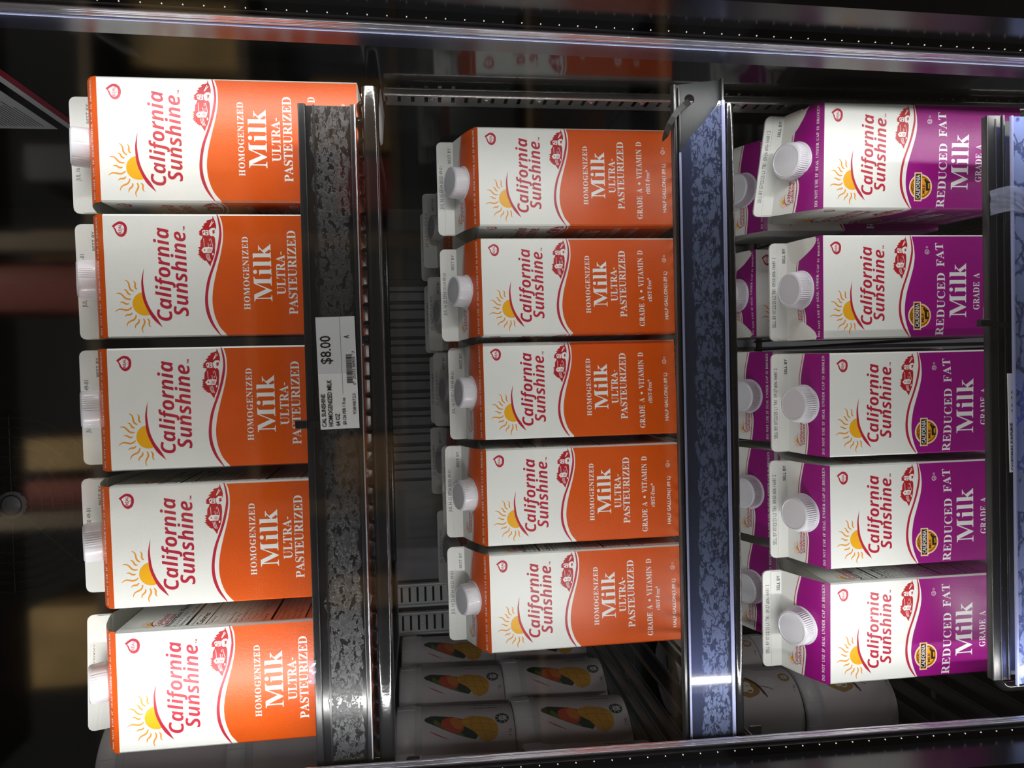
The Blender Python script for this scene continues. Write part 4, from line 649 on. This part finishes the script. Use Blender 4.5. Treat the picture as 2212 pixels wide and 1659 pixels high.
s3 = wire_shelf('black wire shelf under the row of purple cartons', Z3, -.318, .2110, wf=.580)
def fence(t, x0, x1, z0, ztop, y=.569, lx=-.305, rr=.0042, right=True):
    """bent front guard rod the label strip is tied to"""
    f = MB(); c = .010
    def arc(cx, cz, a0, a1): return [(cx + c * math.cos(math.radians(a0 + (a1 - a0) * k / 5)), y, cz + c * math.sin(math.radians(a0 + (a1 - a0) * k / 5))) for k in range(6)]
    pts = [(lx, y, z0)] + arc(lx + c, ztop - c, 180, 90) + ([*arc(x1 - c, ztop - c, 90, 0), (x1, y, z0)] if right else [(x1, y, ztop)])
    f.tube(pts, rr, 'black_metal', 10); return f.build('front_guard', t)
fence(s1, 0, .195, Z1 - .012, Z1 + .031, y=.5715, lx=-.3035)
fence(s2, 0, .200, -.2520, Z2 + .036, y=.5725, lx=-.300)
fence(s3, 0, .196, Z3 - .012, -.4975, y=.5725, lx=-.291)
# solid slatted shelves of the bay to the left
def slat_shelf(label, z, y0=.60, x0=-.66, x1=-.332, slat=.017, gap=.014, yfr=None):
    t = thing('slatted_shelf', label, 'shelf'); f = MB()
    f.rbox((x0, y0, z - .016), (x1, y0 + .02, z - .001), .003, 'black_metal'); f.rbox((x0, 1.13, z - .016), (x1, 1.15, z - .001), .003, 'black_metal'); f.rbox((x0, .86, z - .014), (x1, .875, z - .004), .003, 'black_metal'); f.rbox((x1 - .008, y0, z - .02), (x1, 1.15, z - .002), .002, 'black_metal'); f.build('frame', t)
    s = MB(); x = x0 + .006
    while x + slat < x1: s.rbox((x, y0, z - .004), (x + slat, 1.15, z), .0015, 'black_plastic', 2); x += slat + gap
    s.build('slats', t); return t
slat_shelf('black slatted shelf carrying the mango tubs in the left bay', -.239)
slat_shelf('black slatted shelf carrying the vanilla tubs in the left bay', -.657)
slat_shelf('black slatted shelf carrying the pale tubs beside the top cartons', .094)

# ------------------------------------------------------------------ label strips on the shelf fronts
def holder_top():
    t = thing('label_holder', 'long black price label strip with grey glue residue on the top shelf front', 'label holder', (0, 0, 0))
    x0, x1, zb, zt = -.297, .2025, .0447, .0870
    m = MB(); m.rbox((x0, .5535, zt - .0055), (x1, .5615, zt), .001, 'black_plastic'); m.rbox((x0, .5535, zb), (x1, .5610, zb + .004), .001, 'black_plastic')
    m.box((x0, .5575, zb), (x1, .5605, zt), 'black_plastic'); m.box((x0, .5555, zt - .012), (x1, .5575, zt - .0108), 'black_plastic')
    m.build('strip_body', t)
    f = MB(); f.box((x0 + .002, .5560, .0035), (x1 - .001, .5574, .0400), 'holder_flaked'); o = f.build('label_window', t); o.location = (0, 0, zb)
    e = MB(); e.tube([(x0 + .002, .5538, zb + .0005), (x1, .5538, zb + .0005)], .0006, 'led_lens', 6); e.build('clear_lower_edge', t)
    return t
holder_top()
def holder_mid():
    t = thing('label_holder', 'black label strip with a blue clear cover on the middle shelf front', 'label holder')
    zb, zt = -.2475, -.2055; m = MB()
    P = [(-.312, zt), (.2262, zt), (.2320, zb + .0005), (-.312, zb + .0005)]
    yb, yf2 = .5655, .5625
    hole = [(.2155 + .0042 * math.cos(k * PI / 8), -.2205 + .0042 * math.sin(k * PI / 8)) for k in range(16)]
    loops = [[Vector((x, z, 0)) for x, z in P], [Vector((x, z, 0)) for x, z in hole]]; tt = tessellate_polygon(loops)
    V = P + hole
    m.add([(x, yf2, z) for x, z in V], tt, 'holder_black'); m.add([(x, yb, z) for x, z in V], tt, 'holder_black')
    for L, n0, N in ((P, 0, 4), (hole, 4, 16)):
        m.add([(x, yf2, z) for x, z in L] + [(x, yb, z) for x, z in L], [(i, (i + 1) % N, N + (i + 1) % N, N + i) for i in range(N)], 'holder_black')
    m.rbox((-.312, .5570, zt - .0022), (.2250, .5626, zt + .0004), .0008, 'black_plastic'); m.rbox((-.312, .5590, zt - .0062), (.2235, .5626, zt - .0042), .0008, 'black_plastic')
    m.rbox((-.312, .5575, zb - .0005), (.2316, .5630, zb + .0018), .0008, 'black_plastic')
    m.build('strip_body', t)
    c = MB(); z0 = zb + .0015
    crv = [(.2125, .0000), (.2125, .0035), (.2075, .0065), (.2000, .0125), (.1925, .0185), (.1860, .0255), (.1790, .0310), (.1755, .0325), (.1735, .0355), (.1700, .0368)]
    P = [(-.309, 0)] + crv + [(-.309, .0368)]
    P = [(x, z) for x, z in P]; tt = tessellate_polygon([[Vector((x, z, 0)) for x, z in P]]); n = len(P)
    c.add([(x, .5560, z) for x, z in P], tt, 'blue_cover'); 
    o = c.build('clear_cover', t); o.location = (0, 0, z0)
    e = MB()
    e.rbox((-.309, .5548, z0 - .0012), (.2128, .5565, z0 + .0016), .0006, 'cover_edge'); e.rbox((-.309, .5550, z0 + .0358), (.1705, .5565, z0 + .0375), .0006, 'cover_edge')
    e.build('cover_edge', t, None)
    return t
clear('cover_edge', (.50, .52, .85), rough=.1, haze=.5)
holder_mid()
def holder_low():
    t = thing('label_holder', 'black label strip with a loose blue cover on the bottom shelf front', 'label holder')
    m = MB(); x0, x1 = -.2765, .2005
    m.rbox((x0, .5560, -.4965), (x1 + .005, .5640, -.4800), .0015, 'black_plastic'); m.rbox((x0 + .0005, .5545, -.4950), (x1 + .005, .5562, -.4930), .0006, 'black_plastic'); m.rbox((x0, .5552, -.4880), (x1 + .002, .5562, -.4868), .0005, 'black_plastic')
    m.box((x0, .5640, -.5400), (x1 + .0035, .5660, -.4900), 'holder_black')
    m.rbox((x0, .5560, -.5400), (x1 + .0035, .5650, -.5360), .0015, 'black_plastic'); m.build('strip_body', t)
    c = MB(); c.box((x0, .5462, 0), (x1 + .001, .5470, .0440), 'blue_cover_loose'); o = c.build('clear_cover', t); o.location = (0, 0, -.5380)
    e = MB(); e.rbox((x0 - .001, .5452, -.4948), (x1 + .0015, .5482, -.4928), .0008, 'cover_edge'); e.build('cover_edge', t)
    return t
holder_low()

# ------------------------------------------------------------------ price tags, ties, tape, clips
def price_tag():
    t = thing('price_tag', 'white paper price tag reading $8.00 on the top shelf front', 'price tag', (-.0412, .5508, .0765), 0)
    W_, H_ = 84.0, 28.6; m = MB()
    sl = .0012
    def fn(u, v, l=0): return (u * .001, -l * .00005 - .0000 + .0004, -v * .001 + u * sl * .02)
    m.box((0, .0004, -.0286), (.084, .0010, .0014 * 0), 'tag_white')
    A = Art(m, lambda u, v, l: (u * .001, .0004 - l * .00005, -v * .001))
    A.put([(42, .2), (83.8, .2), (83.8, 28.4), (42, 28.4)], [(0, 1, 2, 3)], 'tag_grey', 1)
    def tx(t_, x0, x1, top, cap, b=.02, mt='ink_black'):
        V, T = text2d(t_, 'sans', x0, x1, 0, cap, bold=b); A.put([(x, top + cap - y) for x, y in V], T, mt, 2)
    tx('CAL SUNSHINE', 1.8, 26.5, 1.4, 3.0); tx('HOMOGENIZED MILK', 2.0, 37, 6.2, 3.2); tx('64 OZ', 2.3, 11.5, 11.4, 3.2); tx('$0.126 PER 1 fl oz', 2.8, 23.2, 16.8, 2.3)
    tx('$8.00', 49, 70, 2.6, 7.6, .012); tx('A', 67.6, 70, 20.2, 3.8); tx('93898723', 10.4, 26, 24.6, 2.4, 0); tx('0   25073 00909   7', 32.5, 58, 25.6, 2.1, .005)
    A.rect(26, 17.6, 83.6, 17.8, 'ink_grey', 2)
    rn = random.Random(5); x = 34.2
    while x < 55.6: wd = rn.choice((.25, .35, .6)); A.rect(x, 21, x + wd, 25.4 if 35 < x < 54.5 else 26.2, 'ink_black', 2); x += wd + rn.choice((.25, .4))
    m.build('tag_card', t); t.rotation_euler = (math.radians(-2), math.radians(-1.0), math.radians(-.6)); return t
price_tag()
def shelf_tag():
    t = thing('price_tag', 'white price tag behind the loose blue cover of the bottom strip', 'price tag', (-.0970, .5500, -.4925))
    m = MB(); m.box((0, .0004, -.042), (.084, .0009, 0), 'tag_white'); A = Art(m, lambda u, v, l: (u * .001, .0004 - l * .00005, -v * .001))
    def tx(t_, x0, x1, top, cap): V, T = text2d(t_, 'sans', x0, x1, 0, cap, bold=.02); A.put([(x, top + cap - y) for x, y in V], T, 'ink_black', 2)
    tx('CALIFORNIA SUNSHINE', 1.6, 42, 1.2, 3.4); tx('REDUCED FAT MILK', 1.6, 36, 6.4, 3.4); tx('$8.00', 50, 70, 3.0, 7.6)
    m.build('tag_card', t); t.rotation_euler = (0, math.radians(-1), 0); return t
shelf_tag()
def zip_tie(label, pts, w_=.0046, head=None, hrot=0, tail=None):
    t = thing('cable_tie', label, 'cable tie'); m = MB(); P = [Vector(p) for p in pts]
    n = Vector((0, -1, 0)); V = []
    for i, p in enumerate(P):
        d = (P[min(i + 1, len(P) - 1)] - P[max(i - 1, 0)]).normalized(); sd = d.cross(n).normalized() * w_ / 2
        V += [p + sd, p - sd, p - sd + Vector((0, .0011, 0)), p + sd + Vector((0, .0011, 0))]
    fs = []
    for i in range(len(P) - 1):
        for k in range(4): fs.append((i * 4 + k, i * 4 + (k + 1) % 4, i * 4 + 4 + (k + 1) % 4, i * 4 + 4 + k))
    fs += [(0, 1, 2, 3), tuple(len(V) - 4 + k for k in (3, 2, 1, 0))]; m.add(V, fs, 'tie_black', False); m.build('strap', t)
    if head:
        h = MB(); x, y, z = head
        h.rbox((x - .0032, y - .0030, z - .0042), (x + .0032, y + .0020, z + .0042), .0009, 'tie_black'); h.box((x - .0014, y - .0036, z - .0022), (x + .0014, y - .0029, z + .0022), 'ink_black'); h.build('head', t)
    return t
arcp = [(.2140, .5640, -.2215), (.2128, .5600, -.2190), (.2090, .5570, -.2140), (.2040, .5555, -.2085), (.1985, .5550, -.2042), (.1930, .5556, -.2010), (.1880, .5575, -.1995), (.1845, .5610, -.1992), (.1838, .5655, -.2000)]
zip_tie('curved black cable tie through the hole at the right end of the middle label strip', [(x, y, z) for x, y, z in arcp])
zip_tie('short black cable tie with its head above the price tag', [(-.0370, .5520, .0900), (-.0372, .5515, .0850), (-.0372, .5515, .0700), (-.0372, .5520, .0600)], head=(-.0370, .5525, .0905))
zip_tie('black cable tie round the bottom label strip under the sunken-topped carton', [(.0296, .5520, -.4705), (.0290, .5515, -.4780), (.0282, .5512, -.4900), (.0272, .5520, -.4990)], head=(.0300, .5530, -.4712))
def tape():
    o = MB(); rn = random.Random(2); nx, nz = 8, 12; V = []
    for j in range(nz + 1):
        for i in range(nx + 1):
            x = .1415 - .021 * i / nx + .0035 * math.sin(j * .5) - .0045 * (j / nz); z = -.4795 - .055 * j / nz
            y = .5535 - (.009 if j > 3 else .003 * j) + rn.uniform(-.0005, .0005)
            V.append((x, y, z))
    o.add(V, [(j * (nx + 1) + i, j * (nx + 1) + i + 1, (j + 1) * (nx + 1) + i + 1, (j + 1) * (nx + 1) + i) for j in range(nz) for i in range(nx)], 'tape_clear', False)
    ob = o.build('tape_strip'); tag(ob, 'crumpled clear tape wrapped over the bottom label strip at its right', 'tape')
tape()
def tape_scrap():
    o = MB(); rn = random.Random(4); V = []
    for j in range(9):
        for i in range(3): V.append((-.215 - .0022 * j, .5525 - (.0012 if i == 1 else 0), .0855 + .0026 * i + rn.uniform(-.0006, .0006)))
    o.add(V, [(j * 3 + i, j * 3 + i + 1, j * 3 + 4 + i, j * 3 + 3 + i) for j in range(8) for i in range(2)], 'tape_clear', False); ob = o.build('tape_scrap'); tag(ob, 'small scrap of clear tape on the upper edge of the top label strip', 'tape')
tape_scrap()
def u_clip(label, x_out, z_mid, y0, y1, flip=1, deep=.030, half=.0062):
    o = MB(); P = []
    for k in range(9):
        a = math.radians(-90 + 180 * k / 8); P.append((x_out + flip * (deep - half * .6 + half * .6 * math.cos(a)) * -1, z_mid + half * .62 * math.sin(a)))
    P = [(x_out, z_mid - half)] + P + [(x_out, z_mid + half)]
    n = len(P); th = .0007; V = [(x, y, z) for y in (y0, y1) for x, z in P]
    V2 = [(x - flip * th * (1 if 0 < i % n < n - 1 else 0), y, z + (th if z > z_mid else -th)) for i, (x, y, z) in enumerate(V)]
    o.add(V + V2, [(i, i + 1, n + i + 1, n + i) for i in range(n - 1)] + [(2 * n + i, 2 * n + i + 1, 3 * n + i + 1, 3 * n + i) for i in range(n - 1)] + [(i, i + 1, 2 * n + i + 1, 2 * n + i) for i in range(n - 1)], 'galvanised_dull', True)
    ob = o.build('shelf_clip'); tag(ob, label, 'shelf clip')
u_clip('bent silver shelf clip at the right end of the top wire shelf', .2590, .0375, .668, .736)
# tongues of the left-hand shelf brackets
def bracket(label, x, y, z, k=1):
    o = MB(); P = [(0, 0), (.0, .010), (-.010, .016), (-.030, .018), (-.034, .012), (-.034, 0)]
    P = [(a_ * k, b_ * k) for a_, b_ in P]
    n = len(P); V = [(x + a_, y + dy, z + b_) for dy in (0, .0016) for a_, b_ in P]; o.add(V, [tuple(range(n)), tuple(range(n, 2 * n))[::-1]] + [(i, (i + 1) % n, n + (i + 1) % n, n + i) for i in range(n)], 'chrome')
    ob = o.build('shelf_bracket'); tag(ob, label, 'shelf bracket')
bracket('small silver shelf bracket at the left end of the middle wire shelf', -.3210, .6000, -.2905)
bracket('small silver shelf bracket at the left end of the top wire shelf', -.3210, .6000, .0105)

# ------------------------------------------------------------------ tubs in the left bay
RT_, HT_ = 58.0, 140.0
def tub(kind, X, Y, Z, label, group, face=52, top=False):
    t = thing('yogurt_tub', label, 'tub', (X, Y, Z), 0, group); mm = .001
    b = MB(); prof = [(0, 0), (RT_ * .90, 0), (RT_ * .915, 1.5), (RT_ * .985, 112), (RT_ * .985, 114)]
    b.lathe([(r, z) for r, z in prof], 'tub_white', 64); b.v = [tuple(Vector(v) * mm) for v in b.v]
    def fn(u, v, l=0):
        rr = RT_ * (.915 + .07 * v / 112) + .12 + .05 * l; a = math.radians(-90 + face) + u / RT_
        return (rr * math.cos(a) * mm, rr * math.sin(a) * mm, v * mm)
    A = Art(b, fn)
    if kind == 'mango':
        A.patch(catmull([(21, 107), (26, 103), (27, 96), (26, 84), (22, 68), (17, 58), (8, 52), (-2, 45), (-8, 46), (-6, 56), (0, 72), (8, 88), (14, 98), (17, 104), (21, 107)], 3), 'leaf', 1)
        A.patch(catmull([(16, 97), (21, 94), (13, 86), (4, 72), (-2, 60), (-4, 62), (2, 76), (10, 91), (16, 97)], 3), 'leaf_light', 2)
        A.patch(catmull([(10, 87), (18, 86), (23, 80), (24, 72), (20, 64), (12, 60), (4, 61), (0, 66), (2, 76), (10, 87)], 3), 'mango_red', 3)
        A.patch(catmull([(12, 75), (20, 76), (23, 71), (19, 64), (12, 61), (5, 63), (6, 70), (12, 75)], 3), 'mango_orange', 4)
        A.patch(catmull([(20, 62), (24, 50), (22, 36), (16, 25), (6, 20), (-6, 22), (-12, 30), (-11, 40), (-3, 45), (4, 52), (8, 59), (14, 62), (20, 62)], 3), 'mango_yellow', 5)
        for P in ([(-10, 34), (4, 38), (22, 42)], [(2, 50), (2, 36), (-2, 23)], [(10, 60), (12, 42), (8, 22)], [(18, 61), (19, 42), (16, 26)], [(-2, 26), (8, 29), (20, 32)], [(4, 50), (14, 52), (23, 52)]): A.line(catmull(P, 4), .7, 'mango_cut', 6)
        A.line(catmull([(5, 101), (0, 92), (-7, 78)], 5), lambda q: 1.2 * math.sin(PI * q) + .1, 'line_red', 1)
        bc = 'badge_green'
    else:
        A.patch(catmull([(-12, 76), (-4, 92), (8, 102), (18, 102), (24, 92), (22, 78), (12, 66), (0, 58), (-8, 62), (-12, 76)], 3), 'tan', 1)
        for (x, y) in ((2, 80), (10, 86), (8, 74), (0, 72)): A.disc(x, y, 5.2, 'cream', 2 + .3 * x % 1, 14)
        A.line(catmull([(20, 72), (8, 60), (-8, 52)], 4), 3.4, 'bean', 4); A.line(catmull([(16, 66), (2, 56), (-12, 50)], 4), 2.2, 'bean', 5)
        A.patch(catmull([(2, 34), (6, 52), (16, 56), (22, 44), (18, 34), (10, 30), (2, 34)], 3), 'tub_lid', 1)
        A.line(catmull([(-2, 38), (2, 46), (4, 56)], 4), .8, 'bean', 2)
        bc = 'tan'
    A.disc(18, 14, 8.2, bc, 1, 24); A.disc(18, 14, 4.2, 'tub_white', 2, 16); A.text('4.5', 'sans', 15.4, 20.6, 12.8, 2.8, bc, 3, bold=.02)
    for k in range(7): a = k * PI / 4 + .4; A.disc(18 + 6.2 * math.cos(a), 14 + 6.2 * math.sin(a), .9, 'tub_white', 2, 5)
    A.text('1 kg', 'sans', -6, 2, 5, 3.2, 'ink_grey', 1)
    rn = random.Random(9); y = 18
    while y < 52: wd = rn.choice((.5, .9, 1.4)); A.rect(39, y, 52, y + wd, 'ink_black', 1); y += wd + rn.choice((.5, .9))
    b.build('tub_body', t)
    l = MB(); R = RT_
    l.lathe([(R * .985, 110), (R * 1.0, 110.5), (R * 1.0, 117), (R * 1.02, 117.5), (R * 1.03, 118), (R * 1.03, HT_ - 2.5), (R * 1.01, HT_ - .6), (R * .97, HT_), (R * .94, HT_ - .4), (R * .92, HT_ - 3.4), (0, HT_ - 3.4)], 'tub_lid', 64)
    l.v = [tuple(Vector(v) * mm) for v in l.v]
    for k in range(12):
        a = k * PI / 6; x, y = R * 1.032 * math.cos(a), R * 1.032 * math.sin(a)
        l.tube([(x * mm, y * mm, .1185), (x * mm, y * mm, (HT_ - 3) * mm)], .0004, 'tub_lid', 4)
    if top:
        B = Art(l, lambda u, v, q: (u * mm, v * mm, (HT_ - 3.4 + .06 * q) * mm))
        for k in range(6):
            a = k * PI / 3 + .3; c_, s_ = math.cos(a), math.sin(a); P = [(6, 0), (14, 4.2), (26, 3.2), (33, 0), (26, -3.2), (14, -4.2)]
            B.poly([(x * c_ - y * s_, x * s_ + y * c_) for x, y in P], 'ink_grey', 1)
        B.text('YOGHURT', 'sans', -22, 22, -46, 5, 'ink_grey', 1)
    l.build('lid', t); return t
GTM = 'mango yogurt tubs in the left bay'
zt = -.2385
for i, (y, nm) in enumerate(((.870, 'third from the back'), (.989, 'second from the back'), (1.108, 'rearmost'))):
    tub('mango', -.468, y, zt, 'white mango yogurt tub of the lower layer, %s beside the middle cartons' % nm, GTM)
    tub('mango', -.468, y, zt + .1402, 'white mango yogurt tub of the upper layer, %s beside the middle cartons' % nm, GTM)
tub('mango', -.466, .751, zt, 'white yogurt tub of the lower layer nearest the glass, bar code at its edge', GTM)
tub('mango', -.466, .751, zt + .1402, 'white yogurt tub of the upper layer nearest the glass, bar code at its edge', GTM)
GTV = 'vanilla yogurt tubs in the left bay'
zv = -.6565
for i, (y, nm) in enumerate(((.985, 'nearer the glass'), (1.104, 'rear'))):
    tub('vanilla', -.503, y, zv, 'white vanilla yogurt tub of the lower layer, %s, left of the purple cartons' % nm, GTV)
    tub('vanilla', -.500 + .004 * i, y, zv + .1402, 'white vanilla yogurt tub of the upper layer, %s, seen below the middle shelf' % nm, GTV, top=True)
GTP = 'tubs left of the top cartons'
for k, (y, nm) in enumerate(((.90, 'nearer'), (1.02, 'farther'))):
    tub('mango', -.456, y, .0945, 'dim white tub, %s, lower of two stacked left of the top cartons' % nm, GTP, face=80)
    tub('mango', -.456, y, .0945 + .1402, 'dim white tub, %s, upper of two stacked left of the top cartons' % nm, GTP, face=80)

# ------------------------------------------------------------------ slotted uprights
def standard(label, P0, ex, z0, z1, wdt=.042, zoff=0, mt0='galvanised', beads=2):
    """channel with half-inch slots; P0 one lower edge, ex direction across the face"""
    t = thing('slotted_upright', label, 'shelf upright'); m = MB(); ex = Vector(ex).normalized(); n = Vector((0, 0, 1)).cross(ex); P0 = Vector(P0)
    if n.dot(-P0) < 0: n = -n
    sw, shh, pitch = .024, .0034, .0127; a0 = (wdt - sw) / 2
    q = lambda u, z, d=0: tuple(P0 + ex * u + n * d + Vector((0, 0, z)))
    def quad(u0, u1, za, zb, mt=mt0, d=0): m.add([q(u0, za, d), q(u1, za, d), q(u1, zb, d), q(u0, zb, d)], [(0, 1, 2, 3)], mt)
    k0 = math.ceil(z0 / pitch); zz = z0
    z = k0 * pitch + zoff
    while z < z1:
        quad(a0, a0 + sw, zz, z - shh / 2); quad(a0, a0 + sw, z - shh / 2 - .0002, z + shh / 2 + .0002, 'rear_dark', -.004)
        for s_ in (-1, 1): m.add([q(a0, z + s_ * shh / 2), q(a0 + sw, z + s_ * shh / 2), q(a0 + sw, z + s_ * shh / 2, -.004), q(a0, z + s_ * shh / 2, -.004)], [(0, 1, 2, 3)], 'rear_dark')
        zz = z + shh / 2; z += pitch
    quad(a0, a0 + sw, zz, z1); quad(0, a0, z0, z1); quad(a0 + sw, wdt, z0, z1)
    for u0, sg in ((0, 1), (wdt, -1))[:beads]:
        m.rbox((0, 0, z0), (.0045, .007, z1), .0018, mt0, 3, T=lambda v, u0=u0, sg=sg: P0 + ex * (u0 + sg * v.x) + n * (v.y) + Vector((0, 0, v.z)))
    s = m; z = k0 * pitch + zoff + pitch / 2
    i = 0; zx = Vector((0, 0, 1))
    while z < z1:
        if i % 4 == 2:
            Mx = Matrix((ex, zx, n)).transposed(); s.lathe([(.0042, .0002), (.0038, .0012), (.0022, .0016), (.0018, .0008), (0, .0008)], mt0, 16, M=Mx, c=q(wdt / 2, z))
        z += pitch; i += 1
    m.build('channel', t); return t
standard('long slotted silver upright on the right side wall', (.2590, .664, 0), (0, 1, 0), -.72, .0275, .044, zoff=.002, beads=1)
standard('slotted silver upright on the rear wall, nearer the cartons', (-.3780, 1.166, 0), (1, 0, 0), -.90, .060, .038, zoff=.004, mt0='galvanised_dull')
standard('slotted silver upright on the rear wall, nearer the mango tubs', (-.4240, 1.166, 0), (1, 0, 0), -.90, .060, .038, zoff=.003, mt0='galvanised_dull')

# ------------------------------------------------------------------ cooler shell
def slab(name, a, b, m_, T=None): o = MB(); o.box(a, b, m_, T=T); return struct(o.build(name))
lean_ = lambda v: Vector((v.x + .018 * v.z, v.y, v.z))
slab('wall_right', (.2620, .532, -1.2), (.2900, 1.20, .80), 'liner')
slab('wall_left', (-.92, .50, -1.2), (-.90, 1.20, .80), 'liner')
slab('ceiling', (-.92, .40, .80), (.29, 1.22, .83), 'rear_dark')
slab('floor', (-1.6, -1.9, -1.25), (1.2, 1.22, -1.20), 'rear_dark')
def back_wall():
    o = MB(); o.box((-.92, 1.1700, -1.2), (.29, 1.20, .80), 'rear_dark')
    # pressed upright ribs of the rear air panel
    x = .262; i = 0; rn = random.Random(8)
    o.box((-.335, 1.1660, -1.2), (-.175, 1.1702, .05), 'rear')
    x = -.170
    while x < .135:
        o.box((x, 1.1655, -1.2), (x + .0125, 1.1702, .05), 'rear'); x += .0125 + .0035
        o.box((x, 1.1655, -1.2), (x + .0065, 1.1702, .05), 'rear'); x += .0065 + .006
    o.box((.150, 1.1675, -1.2), (.262, 1.1702, .62), 'rear_dark')
    return struct(o.build('wall_back'))
back_wall()
# door frame posts and glass
slab('trim_1', (.2432, .455, -1.2), (.2900, .5080, .70), 'frame_black', lean_)     # right post
slab('trim_2', (.2358, .5110, -1.2), (.2640, .5310, .70), 'frame_blue', lean_)
slab('trim_4', (-.3300, .455, -1.2), (-.2795, .5180, .70), 'frame_black', lean_)    # left post
g_ = MB(); g_.box((-.330, .4500, -1.2), (.290, .4540, .70), 'door_glass', lean_); struct(g_.build('door_1'))
slab('trim_5', (.2900, .430, -1.2), (.95, .58, .70), 'frame_black'); slab('trim_6', (-.98, .430, -1.2), (-.345, .50, .70), 'frame_black')
def led_bar(label, x, sgn, y0, y1):
    t = thing('led_light_bar', label, 'light bar'); zr = (-1.15, .66)
    T = lambda v: Vector((v.x + .018 * v.z, v.y, v.z))
    m = MB()
    n = 3
    for k in range(n):
        ya = y0 + (y1 - y0) * k / n; yb = y0 + (y1 - y0) * (k + 1) / n; dx = [0, .0004, .0001][k] * sgn
        m.rbox((min(x, x + sgn * .0024) + dx, ya, zr[0]), (max(x, x + sgn * .0024) + dx, yb + .0002, zr[1]), .0008, 'led_lens', 2, T=T)
    m.build('lens', t)
    h = MB(); h.box((min(x + sgn * .0026, x + sgn * .0115), y0 - .004, zr[0]), (max(x + sgn * .0026, x + sgn * .0115), y1 - .002, zr[1]), 'frame_black', T=T); h.build('housing', t)
    c = MB(); z = zr[0] + .01
    while z < zr[1] - .01: c.box((x + sgn * .0036, y0 - .0046, z - .0003), (x + sgn * .0042, y0 - .0040, z + .0003), 'led_chip', T=T); z += .0130
    c.build('led_chips', t)
    return t
led_bar('clear LED light bar running down the right door post', .2345, 1, .4945, .5045)
led_bar('clear LED light bar running down the left door post', -.2710, -1, .4945, .5030)
# sticker on the side wall
def decal():
    t = thing('warning_sticker', 'white sticker with a red border high on the right side wall', 'sticker'); m = MB()
    X = .2612
    fn = lambda u, v, l: (X - .00005 * l, .802 - u * .001, .342 + v * .001)
    A = Art(m, fn); A.rect(0, 0, 230, 8, 'line_red', 0); A.rect(0, 8, 230, 15, 'tag_grey', 0); A.rect(0, 15, 230, 25, 'frame_black', 0)
    for u0, u1 in ((0, 112), (119, 230)):
        A.rect(u0, 26, u1, 118, 'tag_grey', 0)
        for i in range(14): A.rect(u0 + 8, 36 + i * 3.4, u0 + 62 + (i * 37) % 23, 37.1 + i * 3.4, 'ink_grey', 1)
    m.build('sticker_sheet', t)
decal()
# evaporator fan guard, upper left
def fan():
    t = thing('fan_guard', 'round wire fan guard high on the rear wall', 'fan guard'); cx, cz, y = -.185, .630, 1.150
    cx, cz = -.183, .612
    m = MB()
    for k in range(1, 10):
        R = .0145 * k; m.tube([(cx + R * math.cos(2 * PI * i / 48), y, cz + R * math.sin(2 * PI * i / 48)) for i in range(48)], .0012, 'guard', 6, closed=True)
    m.build('rings', t); s = MB()
    for k in range(4):
        a = k * PI / 4; s.tube([(cx - .134 * math.cos(a), y + .002, cz - .134 * math.sin(a)), (cx + .134 * math.cos(a), y + .002, cz + .134 * math.sin(a))], .0016, 'guard', 6)
    s.build('spokes', t)
    h = MB(); h.lathe([(0, 0), (.020, 0), (.020, .004), (0, .004)], 'rear', 24, M=Matrix(((1, 0, 0), (0, 0, -1), (0, 1, 0))), c=(cx, y + .004, cz)); h.build('hub', t)
fan()

# ------------------------------------------------------------------ the aisle behind the photographer, seen only as a faint reflection in the glass
mat('card_brown', (.16, .10, .05), rough=.7, mottled=.5, mscale=7); mat('card_gold', (.26, .19, .09), rough=.5, mottled=.6, mscale=9); mat('pack_blue', (.02, .028, .05), rough=.5); mat('pack_red', (.12, .012, .012), rough=.5); mat('steel_paint', (.07, .058, .045), rough=.6)
def aisle():
    t = thing('stock_rack', 'dim rack across the aisle, seen reflected in the door glass', 'rack', (0, -1.9, 0)); f = MB()
    for x in (-1.5, -.5, .5, 1.5):
        f.box((x - .03, -.02, -1.2), (x + .03, .04, 2.3), 'steel_paint')
    f.build('posts', t); d = MB()
    for z in (-1.0, -.45, .10, .65, 1.2, 1.75): d.box((-1.53, -.5, z - .04), (1.53, .02, z), 'steel_paint')
    d.build('decks', t); rn = random.Random(11); i = 0
    for z in (.10, .65, 1.2, 1.75):
        x = -1.34
        while x < 1.2:
            w_ = rn.uniform(.10, .30); h_ = rn.uniform(.20, .44); mt = rn.choice(('card_brown', 'card_gold', 'card_brown', 'pack_blue', 'pack_red', 'card_gold'))
            if rn.random() > .35:
                o = MB(); o.rbox((x, -2.3, z), (x + w_, -1.93, z + h_), .006, mt); ob = o.build('stock_box'); tag(ob, '%s box on the %s of the rack reflected in the glass' % ({'card_brown': 'brown', 'card_gold': 'golden brown', 'pack_blue': 'dark blue', 'pack_red': 'dark red'}[mt], {.10: 'second deck', .65: 'third deck', 1.2: 'fourth deck', 1.75: 'top deck'}[z]), 'box', 'boxes on the rack across the aisle')
            x += w_ + rn.uniform(.01, .06)
aisle()
